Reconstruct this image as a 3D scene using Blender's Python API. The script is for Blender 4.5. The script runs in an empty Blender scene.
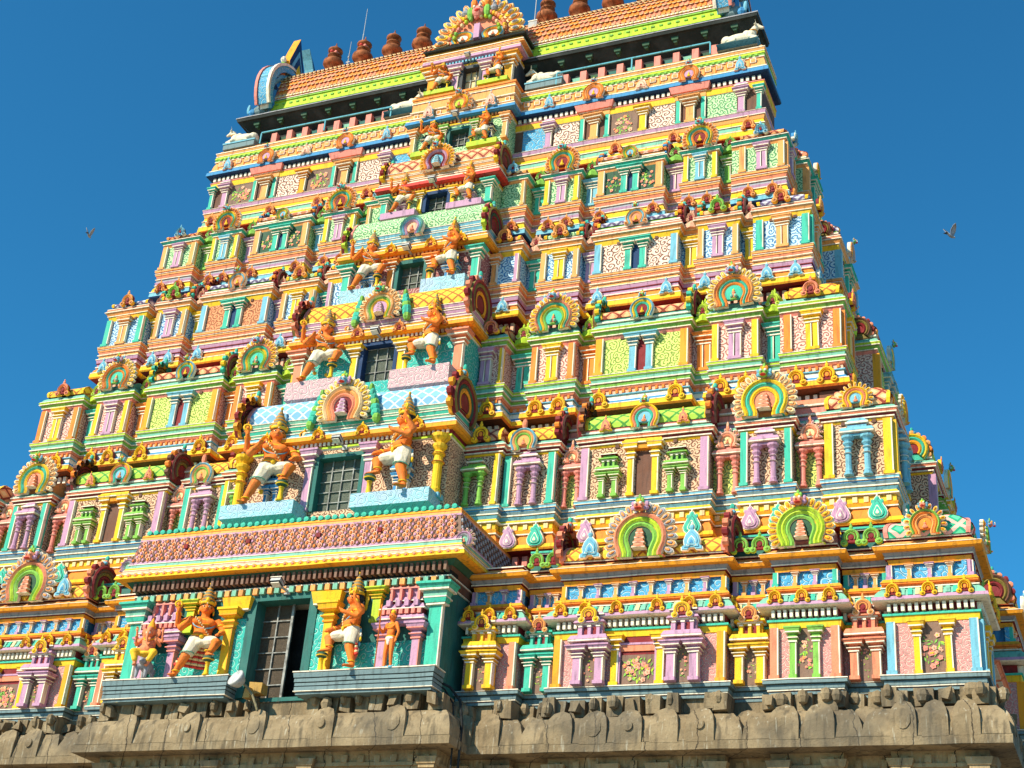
import bpy, bmesh, math, random
from math import pi, sin, cos, radians as R_
from mathutils import Vector, Matrix
from mathutils.noise import noise_vector as NOISE
random.seed(11)
S = 2.0                     # model units -> metres
sc = bpy.context.scene
COL = sc.collection

# ------------------------------------------------------------------ materials
PAL = dict(
    yellow=(.87,.50,.012), gold=(.86,.33,.012), orange=(.85,.23,.025), peach=(.86,.35,.10), salmon=(.78,.24,.13),
    pink=(.78,.25,.20), palepink=(.82,.42,.28), maroon=(.22,.018,.022), red=(.60,.035,.03), lavender=(.50,.27,.42),
    purple=(.30,.15,.32), teal=(.03,.46,.33), deepteal=(.006,.13,.12), green=(.20,.47,.07), lime=(.44,.62,.03),
    mint=(.17,.46,.34), sky=(.15,.43,.56), blue=(.03,.24,.50), navy=(.012,.045,.13), white=(.84,.75,.60),
    cream=(.84,.60,.30), ledge=(.14,.225,.25), grey=(.30,.31,.35), brown=(.15,.065,.040), taupe=(.20,.115,.085), ochre=(.45,.27,.07), olive=(.20,.15,.03),
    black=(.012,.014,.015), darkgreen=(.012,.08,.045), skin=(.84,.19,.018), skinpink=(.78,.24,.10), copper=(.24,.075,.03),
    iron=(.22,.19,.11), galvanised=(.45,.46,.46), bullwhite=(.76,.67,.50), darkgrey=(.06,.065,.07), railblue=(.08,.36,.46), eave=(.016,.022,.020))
_m = {}
def _base(name, rough=.55):
    m = bpy.data.materials.new(name); m.use_nodes = True
    nt = m.node_tree; b = nt.nodes['Principled BSDF']; b.inputs['Roughness'].default_value = min(.9, rough + .2); b.inputs['Specular IOR Level'].default_value = .18
    return m, nt, b
def nd(nt, t, **k):
    n = nt.nodes.new(t)
    for a, v in k.items():
        if a.startswith('i_'): n.inputs[a[2:].replace('_', ' ')].default_value = v
        else: setattr(n, a, v)
    return n
def mix(nt, fac, a, b):
    m = nt.nodes.new('ShaderNodeMix'); m.data_type = 'RGBA'
    for s, v in ((0, fac), (6, a), (7, b)):
        if hasattr(v, 'links'): nt.links.new(v, m.inputs[s])
        else: m.inputs[s].default_value = v if s == 0 else (*v, 1)
    return m.outputs[2]
def ramp(nt, src, p0, p1):
    m = nd(nt, 'ShaderNodeMapRange'); m.inputs[1].default_value = p0; m.inputs[2].default_value = p1
    nt.links.new(src, m.inputs[0]); return m.outputs[0]
def mth(nt, op, a, b=None):
    m = nd(nt, 'ShaderNodeMath', operation=op)
    for s, v in ((0, a), (1, b)):
        if v is None: continue
        if hasattr(v, 'links'): nt.links.new(v, m.inputs[s])
        else: m.inputs[s].default_value = v
    return m.outputs[0]
def paint(c, spec=None):
    """enamel paint over plaster: weathered, slightly chalky, gritty streaks"""
    if c in _m: return _m[c]
    m, nt, b = _base('paint_' + c, .5)
    rgb = PAL[c] if c in ('black', 'eave', 'navy', 'darkgrey', 'maroon', 'brown') else tuple(v*.96 + q for v, q in zip(PAL[c], (.022, .016, .008)))
    g = nd(nt, 'ShaderNodeNewGeometry')
    n1 = nd(nt, 'ShaderNodeTexNoise', i_Scale=1.7, i_Detail=5.0); nt.links.new(g.outputs['Position'], n1.inputs['Vector'])
    n2 = nd(nt, 'ShaderNodeTexNoise', i_Scale=26.0, i_Detail=3.0); nt.links.new(g.outputs['Position'], n2.inputs['Vector'])
    mp = nd(nt, 'ShaderNodeMapping'); mp.inputs['Scale'].default_value = (9, 9, 1.3); nt.links.new(g.outputs['Position'], mp.inputs['Vector'])
    n3 = nd(nt, 'ShaderNodeTexNoise', i_Scale=1.0, i_Detail=4.0); nt.links.new(mp.outputs[0], n3.inputs['Vector'])
    pale = tuple(min(.86, v * .90 + .05) for v in rgb); dirt = tuple(v * .52 + .015 for v in rgb)
    o = mix(nt, mth(nt, 'MULTIPLY', ramp(nt, n1.outputs[0], .46, .70), .5), rgb, pale)
    o = mix(nt, mth(nt, 'MULTIPLY', ramp(nt, n3.outputs[0], .52, .70), .85), o, dirt)
    o = mix(nt, mth(nt, 'MULTIPLY', ramp(nt, n2.outputs[0], .60, .74), .55), o, dirt)
    n4 = nd(nt, 'ShaderNodeTexNoise', i_Scale=2.6, i_Detail=6.0, i_Roughness=.75); nt.links.new(g.outputs['Position'], n4.inputs['Vector'])
    o = mix(nt, mth(nt, 'MULTIPLY', ramp(nt, n4.outputs[0], .60, .70), .6), o, tuple(v * .30 + .02 for v in rgb))
    nt.links.new(o, b.inputs['Base Color'])
    bp = nd(nt, 'ShaderNodeBump'); bp.inputs['Strength'].default_value = .4; bp.inputs['Distance'].default_value = .03
    nt.links.new(n2.outputs[0], bp.inputs['Height']); nt.links.new(bp.outputs[0], b.inputs['Normal'])
    _m[c] = m; return m
def scroll(name, bg, fg, scale=5.0, w=.30, third=None):
    """plaster scrollwork relief: one painted curl beside the next"""
    if name in _m: return _m[name]
    m, nt, b = _base(name, .55)
    g = nd(nt, 'ShaderNodeNewGeometry'); sp = nd(nt, 'ShaderNodeSeparateXYZ'); nt.links.new(g.outputs['Position'], sp.inputs[0])
    nz = nd(nt, 'ShaderNodeTexNoise', i_Scale=2.2, i_Detail=1.0); nt.links.new(g.outputs['Position'], nz.inputs['Vector'])
    u = mth(nt, 'ADD', mth(nt, 'ADD', sp.outputs[0], sp.outputs[1]), mth(nt, 'MULTIPLY', nz.outputs[0], .35)); z = sp.outputs[2]
    cb = nd(nt, 'ShaderNodeCombineXYZ'); nt.links.new(u, cb.inputs[0]); nt.links.new(z, cb.inputs[1])
    K = scale*1.12
    v = nd(nt, 'ShaderNodeTexVoronoi', voronoi_dimensions='2D', i_Scale=K); v.inputs['Randomness'].default_value = .75; nt.links.new(cb.outputs[0], v.inputs['Vector'])
    df = nd(nt, 'ShaderNodeVectorMath', operation='SUBTRACT'); nt.links.new(cb.outputs[0], df.inputs[0]); nt.links.new(v.outputs['Position'], df.inputs[1])
    sd = nd(nt, 'ShaderNodeSeparateXYZ'); nt.links.new(df.outputs[0], sd.inputs[0])
    ang = mth(nt, 'ARCTAN2', sd.outputs[1], sd.outputs[0])
    sc_ = nd(nt, 'ShaderNodeSeparateColor'); nt.links.new(v.outputs['Color'], sc_.inputs[0])
    hand = mth(nt, 'SUBTRACT', mth(nt, 'MULTIPLY', mth(nt, 'GREATER_THAN', sc_.outputs[0], .5), 2.0), 1.0)
    ph = mth(nt, 'ADD', mth(nt, 'MULTIPLY', v.outputs['Distance'], 15.0), mth(nt, 'ADD', mth(nt, 'MULTIPLY', ang, hand), mth(nt, 'MULTIPLY', sc_.outputs[1], 6.28)))
    si = mth(nt, 'SINE', ph)
    f = ramp(nt, si, .45 - w, .95 - w)
    nf = nd(nt, 'ShaderNodeTexNoise', i_Scale=9.0, i_Detail=4.0); nt.links.new(g.outputs['Position'], nf.inputs['Vector'])
    a = bg
    if third:
        n4 = nd(nt, 'ShaderNodeTexNoise', i_Scale=scale * .45, i_Detail=0.0); nt.links.new(g.outputs['Position'], n4.inputs['Vector'])
        a = mix(nt, ramp(nt, n4.outputs[0], .50, .56), bg, third)
    o = mix(nt, f, a, fg)
    o = mix(nt, mth(nt, 'MULTIPLY', ramp(nt, nf.outputs[0], .52, .70), .45), o, tuple(q*.45 for q in bg))
    nt.links.new(o, b.inputs['Base Color'])
    bp = nd(nt, 'ShaderNodeBump', invert=True); bp.inputs['Strength'].default_value = .9; bp.inputs['Distance'].default_value = .06
    nt.links.new(f, bp.inputs['Height']); nt.links.new(bp.outputs[0], b.inputs['Normal'])
    _m[name] = m; return m
def lattice(name, bg, fg, k=3.2, lw=.12, third=None):
    """painted diamond lattice on the vault roofs"""
    if name in _m: return _m[name]
    m, nt, b = _base(name, .5)
    g = nd(nt, 'ShaderNodeNewGeometry'); sp = nd(nt, 'ShaderNodeSeparateXYZ'); nt.links.new(g.outputs['Position'], sp.inputs[0])
    h = mth(nt, 'ADD', sp.outputs[0], mth(nt, 'MULTIPLY', sp.outputs[1], .6)); z = mth(nt, 'MULTIPLY', sp.outputs[2], 1.15)
    o = None; fs = []
    for sg in ('ADD', 'SUBTRACT'):
        q = mth(nt, 'MULTIPLY', mth(nt, sg, h, z), k)
        fr = mth(nt, 'ABSOLUTE', mth(nt, 'SUBTRACT', mth(nt, 'FRACT', q), .5)); fs.append(fr)
    mx = mth(nt, 'MAXIMUM', fs[0], fs[1]); mask = mth(nt, 'GREATER_THAN', mx, .5 - lw)
    mn = mth(nt, 'MINIMUM', fs[0], fs[1])
    a = bg
    if third: a = mix(nt, mth(nt, 'LESS_THAN', mx, .22), bg, third)
    o = mix(nt, mask, a, fg); nt.links.new(o, b.inputs['Base Color'])
    bp = nd(nt, 'ShaderNodeBump', invert=True); bp.inputs['Strength'].default_value = .8; bp.inputs['Distance'].default_value = .04
    nt.links.new(mask, bp.inputs['Height']); nt.links.new(bp.outputs[0], b.inputs['Normal'])
    _m[name] = m; return m
def stone(name, c1, c2, c3):
    if name in _m: return _m[name]
    m, nt, b = _base(name, .85)
    g = nd(nt, 'ShaderNodeNewGeometry')
    n1 = nd(nt, 'ShaderNodeTexNoise', i_Scale=1.1, i_Detail=8.0, i_Roughness=.62); nt.links.new(g.outputs['Position'], n1.inputs['Vector'])
    n2 = nd(nt, 'ShaderNodeTexNoise', i_Scale=14.0, i_Detail=6.0, i_Roughness=.7); nt.links.new(g.outputs['Position'], n2.inputs['Vector'])
    mp = nd(nt, 'ShaderNodeMapping'); mp.inputs['Scale'].default_value = (5, 5, .7); nt.links.new(g.outputs['Position'], mp.inputs['Vector'])
    n3 = nd(nt, 'ShaderNodeTexNoise', i_Scale=1.2, i_Detail=6.0); nt.links.new(mp.outputs[0], n3.inputs['Vector'])
    o = mix(nt, ramp(nt, n1.outputs[0], .40, .64), c1, c2)
    o = mix(nt, mth(nt, 'MULTIPLY', ramp(nt, n3.outputs[0], .52, .68), .8), o, c3)
    o = mix(nt, mth(nt, 'MULTIPLY', ramp(nt, n2.outputs[0], .55, .70), .5), o, tuple(v * .5 for v in c1))
    vz = nd(nt, 'ShaderNodeTexNoise', i_Scale=2.3, i_Detail=3.0); nt.links.new(mp.outputs[0], vz.inputs['Vector'])
    o = mix(nt, mth(nt, 'MULTIPLY', ramp(nt, vz.outputs[0], .62, .70), .5), o, (.50, .46, .36))
    sp = nd(nt, 'ShaderNodeSeparateXYZ'); nt.links.new(g.outputs['Position'], sp.inputs[0])
    uu = mth(nt, 'MULTIPLY', mth(nt, 'ADD', mth(nt, 'ADD', sp.outputs[0], mth(nt, 'MULTIPLY', sp.outputs[1], .8)), mth(nt, 'MULTIPLY', n1.outputs[0], .5)), .72)
    jt = mth(nt, 'GREATER_THAN', mth(nt, 'ABSOLUTE', mth(nt, 'SUBTRACT', mth(nt, 'FRACT', uu), .5)), .490)
    o = mix(nt, jt, o, (.06, .045, .03))
    n5 = nd(nt, 'ShaderNodeTexNoise', i_Scale=.6, i_Detail=5.0); nt.links.new(g.outputs['Position'], n5.inputs['Vector'])
    o = mix(nt, mth(nt, 'MULTIPLY', ramp(nt, n5.outputs[0], .50, .62), .55), o, (.085, .075, .06))
    nt.links.new(o, b.inputs['Base Color'])
    bp = nd(nt, 'ShaderNodeBump'); bp.inputs['Strength'].default_value = .6; bp.inputs['Distance'].default_value = .05
    nt.links.new(n2.outputs[0], bp.inputs['Height']); nt.links.new(bp.outputs[0], b.inputs['Normal'])
    _m[name] = m; return m
def metal(name, rgb, rough=.4, met=.7):
    if name in _m: return _m[name]
    m, nt, b = _base(name, rough); b.inputs['Metallic'].default_value = met
    g = nd(nt, 'ShaderNodeNewGeometry')
    n1 = nd(nt, 'ShaderNodeTexNoise', i_Scale=5.0, i_Detail=6.0); nt.links.new(g.outputs['Position'], n1.inputs['Vector'])
    o = mix(nt, ramp(nt, n1.outputs[0], .4, .62), rgb, tuple(v * .45 for v in rgb)); nt.links.new(o, b.inputs['Base Color'])
    _m[name] = m; return m
SPECIAL = {
    'tan_scroll': lambda: scroll('tan_scroll', (.72,.47,.30), (.22,.08,.05), 4.0, .16),
    'pink_scroll': lambda: scroll('pink_scroll', (.62,.27,.25), (.80,.58,.50), 4.7, .10),
    'rose_scroll': lambda: scroll('rose_scroll', (.84,.55,.45), (.42,.12,.10), 3.7, .14),
    'lime_scroll': lambda: scroll('lime_scroll', (.68,.76,.20), (.20,.34,.06), 3.7, .14),
    'blue_scroll': lambda: scroll('blue_scroll', (.50,.68,.78), (.03,.20,.50), 3.4, .18),
    'azure_scroll': lambda: scroll('azure_scroll', (.08,.36,.60), (.40,.62,.72), 3.1, .08),
    'green_scroll': lambda: scroll('green_scroll', (.50,.72,.38), (.07,.30,.13), 3.4, .14),
    'cream_scroll': lambda: scroll('cream_scroll', (.84,.62,.50), (.20,.06,.04), 3.1, .10),
    'rust_scroll': lambda: scroll('rust_scroll', (.70,.30,.14), (.40,.12,.06), 3.1, .14),
    'teal_scroll': lambda: scroll('teal_scroll', (.04,.42,.36), (.30,.70,.62), 2.8, .06),
    'plinth_scroll': lambda: scroll('plinth_scroll', (.30,.54,.64), (.50,.72,.80), 2.8, .10, (.36,.48,.62)),
    'mauve_scroll': lambda: scroll('mauve_scroll', (.58,.36,.38), (.80,.66,.62), 2.8, .06),
    'maroon_scroll': lambda: scroll('maroon_scroll', (.32,.10,.10), (.66,.40,.34), 3.1, .12),
    'limeyellow_scroll': lambda: scroll('limeyellow_scroll', (.62,.66,.16), (.12,.26,.10), 4.0, .14),
    'orange_lattice': lambda: lattice('orange_lattice', (.82,.34,.16), (.28,.05,.03), 1.9, .10, (.86,.52,.26)),
    'yellow_lattice': lambda: lattice('yellow_lattice', (.85,.50,.05), (.42,.13,.03), 2.2, .10),
    'green_lattice': lambda: lattice('green_lattice', (.02,.34,.18), (.75,.42,.36), 1.6, .13, (.10,.55,.30)),
    'lime_lattice': lambda: lattice('lime_lattice', (.40,.62,.08), (.07,.26,.05), 2.0, .10),
    'grey_lattice': lambda: lattice('grey_lattice', (.40,.42,.50), (.14,.10,.20), 2.6, .14, (.66,.62,.62)),
    'blue_lattice': lambda: lattice('blue_lattice', (.20,.42,.62), (.62,.70,.76), 2.0, .09),
    'rust_lattice': lambda: lattice('rust_lattice', (.66,.22,.12), (.80,.50,.40), 2.4, .12),
    'stone': lambda: stone('granite', (.215,.158,.092), (.33,.25,.15), (.095,.075,.05)),
    'stonewall': lambda: stone('granite_wall', (.36,.24,.12), (.44,.32,.18), (.20,.14,.08)),
    'ground': lambda: stone('dusty_paving', (.40,.34,.26), (.46,.39,.30), (.33,.28,.22)),
    'copper_metal': lambda: metal('copper_metal', (.36,.12,.045), .5, .25),
    'steel': lambda: metal('steel', (.34,.34,.32), .5, .2),
    'mesh': lambda: scroll('mesh_dark', (.13,.095,.065), (.05,.04,.03), 14.0, .2),
    'meshgreen': lambda: scroll('mesh_olive', (.17,.19,.15), (.08,.09,.07), 14.0, .2),
}
def MAT(c):
    return SPECIAL[c]() if c in SPECIAL else paint(c)

# ------------------------------------------------------------------ mesh builder
def front(y0):
    return lambda x, d, z: (x, y0 - d, z)
def side(x0, yc):
    return lambda s, d, z: (x0 + d, yc + s, z)
class MB:
    def __init__(s, fr):
        s.fr = fr; s.plain = False; s.v = []; s.f = []; s.m = []; s.names = []
    def mi(s, c):
        if c not in s.names: s.names.append(c)
        return s.names.index(c)
    def face(s, pts, c):
        b = len(s.v); s.v += [s.fr(*p) for p in pts]; s.f.append(tuple(range(b + len(pts) - 1, b - 1, -1))); s.m.append(s.mi(c))
    def mesh(s, vs, fs, c):
        b = len(s.v); s.v += [s.fr(*p) for p in vs]; i = s.mi(c)
        for f in fs: s.f.append(tuple(b + k for k in reversed(f))); s.m.append(i)
    def box(s, x0, x1, d0, d1, z0, z1, c, jit=0):
        P = [(x0,d0,z0),(x1,d0,z0),(x1,d1,z0),(x0,d1,z0),(x0,d0,z1),(x1,d0,z1),(x1,d1,z1),(x0,d1,z1)]
        if jit: P = [tuple(q + random.uniform(-jit, jit) for q in p) for p in P]
        s.mesh(P, [(0,1,2,3),(7,6,5,4),(3,2,6,7),(1,0,4,5),(2,1,5,6),(0,3,7,4)], c)
    def bands(s, x0, x1, d, B, back=-1.0, flat=False):
        """moulding round a projecting rectangle; B = [(z0,z1,e0,e1,colour)] bottom to top, e = projection"""
        pts = []; cols = []; BB = []
        for (z0, z1, e0, e1, c) in B:
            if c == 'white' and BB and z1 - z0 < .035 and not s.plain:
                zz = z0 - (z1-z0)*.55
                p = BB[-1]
                if p[1] - p[0] > (z1-z0)*1.2: BB[-1] = (p[0], zz, p[2], p[3], p[4]); BB.append((zz, z0, min(e0, p[3]) - .012, min(e0, p[3]) - .012, 'maroon'))  # thin dark strip under a white lip: its shadow line painted in
            BB.append((z0, z1, e0, e1, c))
        B = BB
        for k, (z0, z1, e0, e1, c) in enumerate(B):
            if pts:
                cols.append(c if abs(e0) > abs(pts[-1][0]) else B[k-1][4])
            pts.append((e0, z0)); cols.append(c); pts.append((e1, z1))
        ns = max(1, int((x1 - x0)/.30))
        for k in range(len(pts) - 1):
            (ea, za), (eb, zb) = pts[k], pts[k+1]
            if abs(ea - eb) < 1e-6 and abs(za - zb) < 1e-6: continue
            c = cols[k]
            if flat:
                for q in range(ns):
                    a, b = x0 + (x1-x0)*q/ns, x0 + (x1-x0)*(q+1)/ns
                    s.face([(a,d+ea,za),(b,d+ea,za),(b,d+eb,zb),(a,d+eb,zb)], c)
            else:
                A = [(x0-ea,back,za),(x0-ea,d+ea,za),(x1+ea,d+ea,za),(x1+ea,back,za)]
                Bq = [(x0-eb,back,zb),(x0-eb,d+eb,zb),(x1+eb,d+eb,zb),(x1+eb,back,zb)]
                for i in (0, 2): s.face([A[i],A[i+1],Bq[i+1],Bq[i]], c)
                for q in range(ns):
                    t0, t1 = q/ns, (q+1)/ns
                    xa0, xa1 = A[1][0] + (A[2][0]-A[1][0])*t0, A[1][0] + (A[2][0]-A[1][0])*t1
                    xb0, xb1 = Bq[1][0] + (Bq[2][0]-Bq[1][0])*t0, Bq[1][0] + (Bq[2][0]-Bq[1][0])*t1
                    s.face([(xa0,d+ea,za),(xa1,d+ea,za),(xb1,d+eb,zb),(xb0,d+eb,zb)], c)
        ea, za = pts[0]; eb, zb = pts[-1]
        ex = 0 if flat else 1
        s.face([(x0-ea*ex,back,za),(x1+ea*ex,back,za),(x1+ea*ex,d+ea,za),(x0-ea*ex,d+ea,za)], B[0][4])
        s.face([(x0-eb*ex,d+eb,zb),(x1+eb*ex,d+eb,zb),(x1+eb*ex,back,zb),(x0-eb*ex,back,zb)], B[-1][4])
    def lathe(s, x, d, prof, c, n=10, half=False):
        """prof [(r,z)] ; revolve round the vertical"""
        vs = []; fs = []; k = len(prof)
        for (r, z) in prof:
            for i in range(n):
                a = 2*pi*i/n; vs.append((x + r*cos(a), d + r*sin(a), z))
        for j in range(k-1):
            for i in range(n):
                i2 = (i+1) % n; fs.append((j*n+i, (j+1)*n+i, (j+1)*n+i2, j*n+i2))
        fs.append(tuple(range(n))); fs.append(tuple(range(k*n-1, (k-1)*n-1, -1)))
        s.mesh(vs, fs, c)
    def blob(s, x, d, z, rx, rd, rz, c, n=8, m=5):
        prof = []
        vs = []; fs = []
        for j in range(m+1):
            t = -pi/2 + pi*j/m
            for i in range(n):
                a = 2*pi*i/n; vs.append((x + rx*cos(t)*cos(a), d + rd*cos(t)*sin(a), z + rz*sin(t)))
        for j in range(m):
            for i in range(n):
                i2 = (i+1) % n; fs.append((j*n+i, (j+1)*n+i, (j+1)*n+i2, j*n+i2))
        s.mesh(vs, fs, c)
    # plate ornaments live in a local plane: T(u, n, h) -> (x, d, z)
    def poly(s, T, pts, n0, n1, c, rim=None):
        k = len(pts); top = [T(u, n1, h) for u, h in pts]
        cu = sum(p[0] for p in pts)/k; ch = sum(p[1] for p in pts)/k
        b = [T(u, n0, h) for u, h in pts]
        s.mesh(top + [T(cu, n1 + .15*abs(n1-n0), ch)], [(i, (i+1) % k, k) for i in range(k)], c)
        s.mesh(b + top, [(i, (i+1) % k, k + (i+1) % k, k + i) for i in range(k)], rim or c)
    def horse(s, T, cu, ch, r0, r1, n0, n1, c, a0=-.75, seg=16, sy=1.06, rim='white', flare=0):
        """horseshoe band"""
        P = []; Q = []
        def path(r):
            if not flare: return [(cu + r*cos(a0 + (pi - 2*a0)*i/seg), ch + r*sin(a0 + (pi - 2*a0)*i/seg)*sy) for i in range(seg+1)]
            b = .52; Rc = flare*1.34; o = []
            F = (Rc*cos(b), -Rc*sin(b))
            for k in range(4, 0, -1):
                ph = pi - b + .36*k; o.append((F[0] + (Rc - r)*cos(ph), max(F[1] + (Rc - r)*sin(ph), -ch - .0)))
            o += [(r*cos(-b + (pi + 2*b)*i/(seg-8)), r*sin(-b + (pi + 2*b)*i/(seg-8))) for i in range(seg-7)]
            for k in range(1, 5):
                ph = pi - b + .36*k; o.append((-(F[0] + (Rc - r)*cos(ph)), max(F[1] + (Rc - r)*sin(ph), -ch - .0)))
            return [(cu + u, ch + h*sy) for u, h in o]
        P = path(r0); Q = path(r1); seg = len(P) - 1
        nm = n1; rm = []
        for p, q in zip(P, Q): rm.append(((p[0]+q[0])/2, (p[1]+q[1])/2))
        rows = [[T(u, n0, h) for u, h in P], [T(u, nm*.9+n0*.1, h) for u, h in P], [T(u, n1 + .2*(n1-n0), h) for u, h in rm], [T(u, nm*.9+n0*.1, h) for u, h in Q], [T(u, n0, h) for u, h in Q]]
        m = seg + 1; vs = sum(rows, [])
        for j in range(4):
            fs = [(j*m+i, (j+1)*m+i, (j+1)*m+i+1, j*m+i+1) for i in range(seg)]
            s.mesh(vs, fs, rim if j in (0, 3) else c)
        for i in (0, seg):
            s.mesh([r[i] for r in rows], [(0,1,2,3,4)], c)
    def build(s, name, parent=None, smooth=False, label=None, loc=None):
        me = bpy.data.meshes.new(name)
        o3 = loc or (0, 0, 0)
        def wob(p):
            n = NOISE(Vector(p)*1.9) ; n2 = NOISE(Vector(p)*7.0)
            return (p[0] + .006*n.x + .0022*n2.x, p[1] + .004*n.y + .002*n2.y, p[2] + .008*n.z + .0028*n2.z)
        me.from_pydata([((a-o3[0])*S, (b-o3[1])*S, (c-o3[2])*S) for a, b, c in map(wob, s.v)], [], s.f)
        for n in s.names: me.materials.append(MAT(n))
        me.polygons.foreach_set('material_index', s.m)
        if smooth: me.polygons.foreach_set('use_smooth', [True]*len(s.f))
        me.update()
        o = bpy.data.objects.new(name, me); COL.objects.link(o)
        if loc: o.location = Vector(loc)*S
        if parent: o.parent = parent
        if label: o['label'] = label
        return o
def tag(o, label, cat, group=None, kind=None):
    if label: o['label'] = label
    if cat: o['category'] = cat
    if group: o['group'] = group
    if kind: o['kind'] = kind
    return o
def empty(name, loc=(0,0,0), rz=0, parent=None):
    o = bpy.data.objects.new(name, None); COL.objects.link(o); o.location = Vector(loc)*S; o.rotation_euler = (0,0,rz)
    if parent: o.parent = parent
    return o
def Tf(x, d, z):                     # plate facing forward, centred at x, standing off d, origin height z
    return lambda u, n, h: (x + u, d + n, z + h)
def Te(x, d, z, sg):                 # plate facing sideways (sg=+1 faces +x)
    return lambda u, n, h: (x + sg*n, d + u, z + h)

# ------------------------------------------------------------------ ornament vocabulary
def drop(k=18, top=.55, w=1.0):
    P = []
    for i in range(k):
        a = 2*pi*i/k - pi/2; r = 1 + .10*cos(3*a + pi/2)
        P.append((w*.5*r*cos(a)*(1 - .25*max(0, sin(a))), .5*r*sin(a) + top*.25*max(0, sin(a))**6))
    return P
def orn(mb, T, w, h, c, c2='white', n=.05, style=0):
    """small kudu / lotus boss in low relief with painted outlines and a bud on top"""
    n *= .62
    if style == 1:      # open arch with two curled feet
        hc = -.08*h; sy = h/w*1.05
        P = [(.46*w*cos(a), hc + .46*w*sin(a)*sy) for a in [(-.6 + (pi + 1.2)*i/14) for i in range(15)]]
        mb.poly(T, P, -.04, n*.35, 'maroon' if c != 'sky' else 'blue')
        mb.horse(T, 0, hc, .30*w, .44*w, -.02, n*1.0, c, -.45, 12, sy, c2)
        mb.horse(T, 0, hc, .17*w, .26*w, -.02, n*.85, c, -.6, 10, sy, c2)
        mb.poly(T, [(.11*w*cos(a), hc + .13*h*sin(a)) for a in [2*pi*i/8 for i in range(8)]], 0, n*.8, 'orange' if c in ('yellow', 'gold') else 'maroon')
        for sg in (-1, 1):
            for q, cc, nn in ((.19, c2, .7), (.165, c, 1.0), (.10, 'maroon', 1.1), (.07, c, 1.4)):
                mb.poly(T, [(sg*.38*w + q*w*cos(a), -.36*h + q*w*.9*sin(a)) for a in [2*pi*i/9 for i in range(9)]], -.03, n*nn, cc)
        x0 = T(0, n*.5, h*.47); mb.blob(x0[0], x0[1], x0[2], w*.11, w*.08, h*.12, c, 7, 4)
        x0 = T(0, n*.5, h*.62); mb.blob(x0[0], x0[1], x0[2], w*.06, w*.05, h*.09, c, 6, 4)
        return
    base = drop()
    if style == 2:      # bell with splayed feet
        base = [(-.5,-.5),(-.5,-.36),(-.36,-.30),(-.40,-.05),(-.30,.22),(-.12,.42),(0,.52),(.12,.42),(.30,.22),(.40,-.05),(.36,-.30),(.5,-.36),(.5,-.5),(.2,-.5),(.12,-.4),(-.12,-.4),(-.2,-.5)]
    def sc_(q, dz=0): return [(p[0]*w*q, p[1]*h*q + dz) for p in base]
    dk = {'sky':'blue','teal':'deepteal','lavender':'purple','green':'darkgreen','mint':'deepteal'}.get(c, 'maroon')
    mb.poly(T, sc_(1.0), -.04, n*.5, c2)
    mb.poly(T, sc_(.90, -.01*h), n*.3, n*.8, c)
    mb.poly(T, sc_(.68, -.05*h), n*.5, n*.9, dk)
    mb.poly(T, sc_(.63, -.055*h), n*.7, n*1.15, c)
    mb.poly(T, sc_(.44, -.10*h), n*.8, n*1.2, c2)
    mb.poly(T, sc_(.37, -.11*h), n*.9, n*1.35, c)
    mb.poly(T, sc_(.17, -.14*h), n*1.0, n*1.5, 'white' if style == 0 else dk)
    if style == 0:
        for sg in (-1, 1):
            x0 = T(sg*w*.24, n*.4, h*.40); mb.blob(x0[0], x0[1], x0[2], w*.10, w*.05, h*.11, c, 6, 4)
    x0 = T(0, n*.5, h*.52); mb.blob(x0[0], x0[1], x0[2], w*.12, w*.08, h*.12, c, 7, 4)
    x0 = T(0, n*.5, h*.68); mb.blob(x0[0], x0[1], x0[2], w*.06, w*.05, h*.09, c2, 6, 4)
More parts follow.
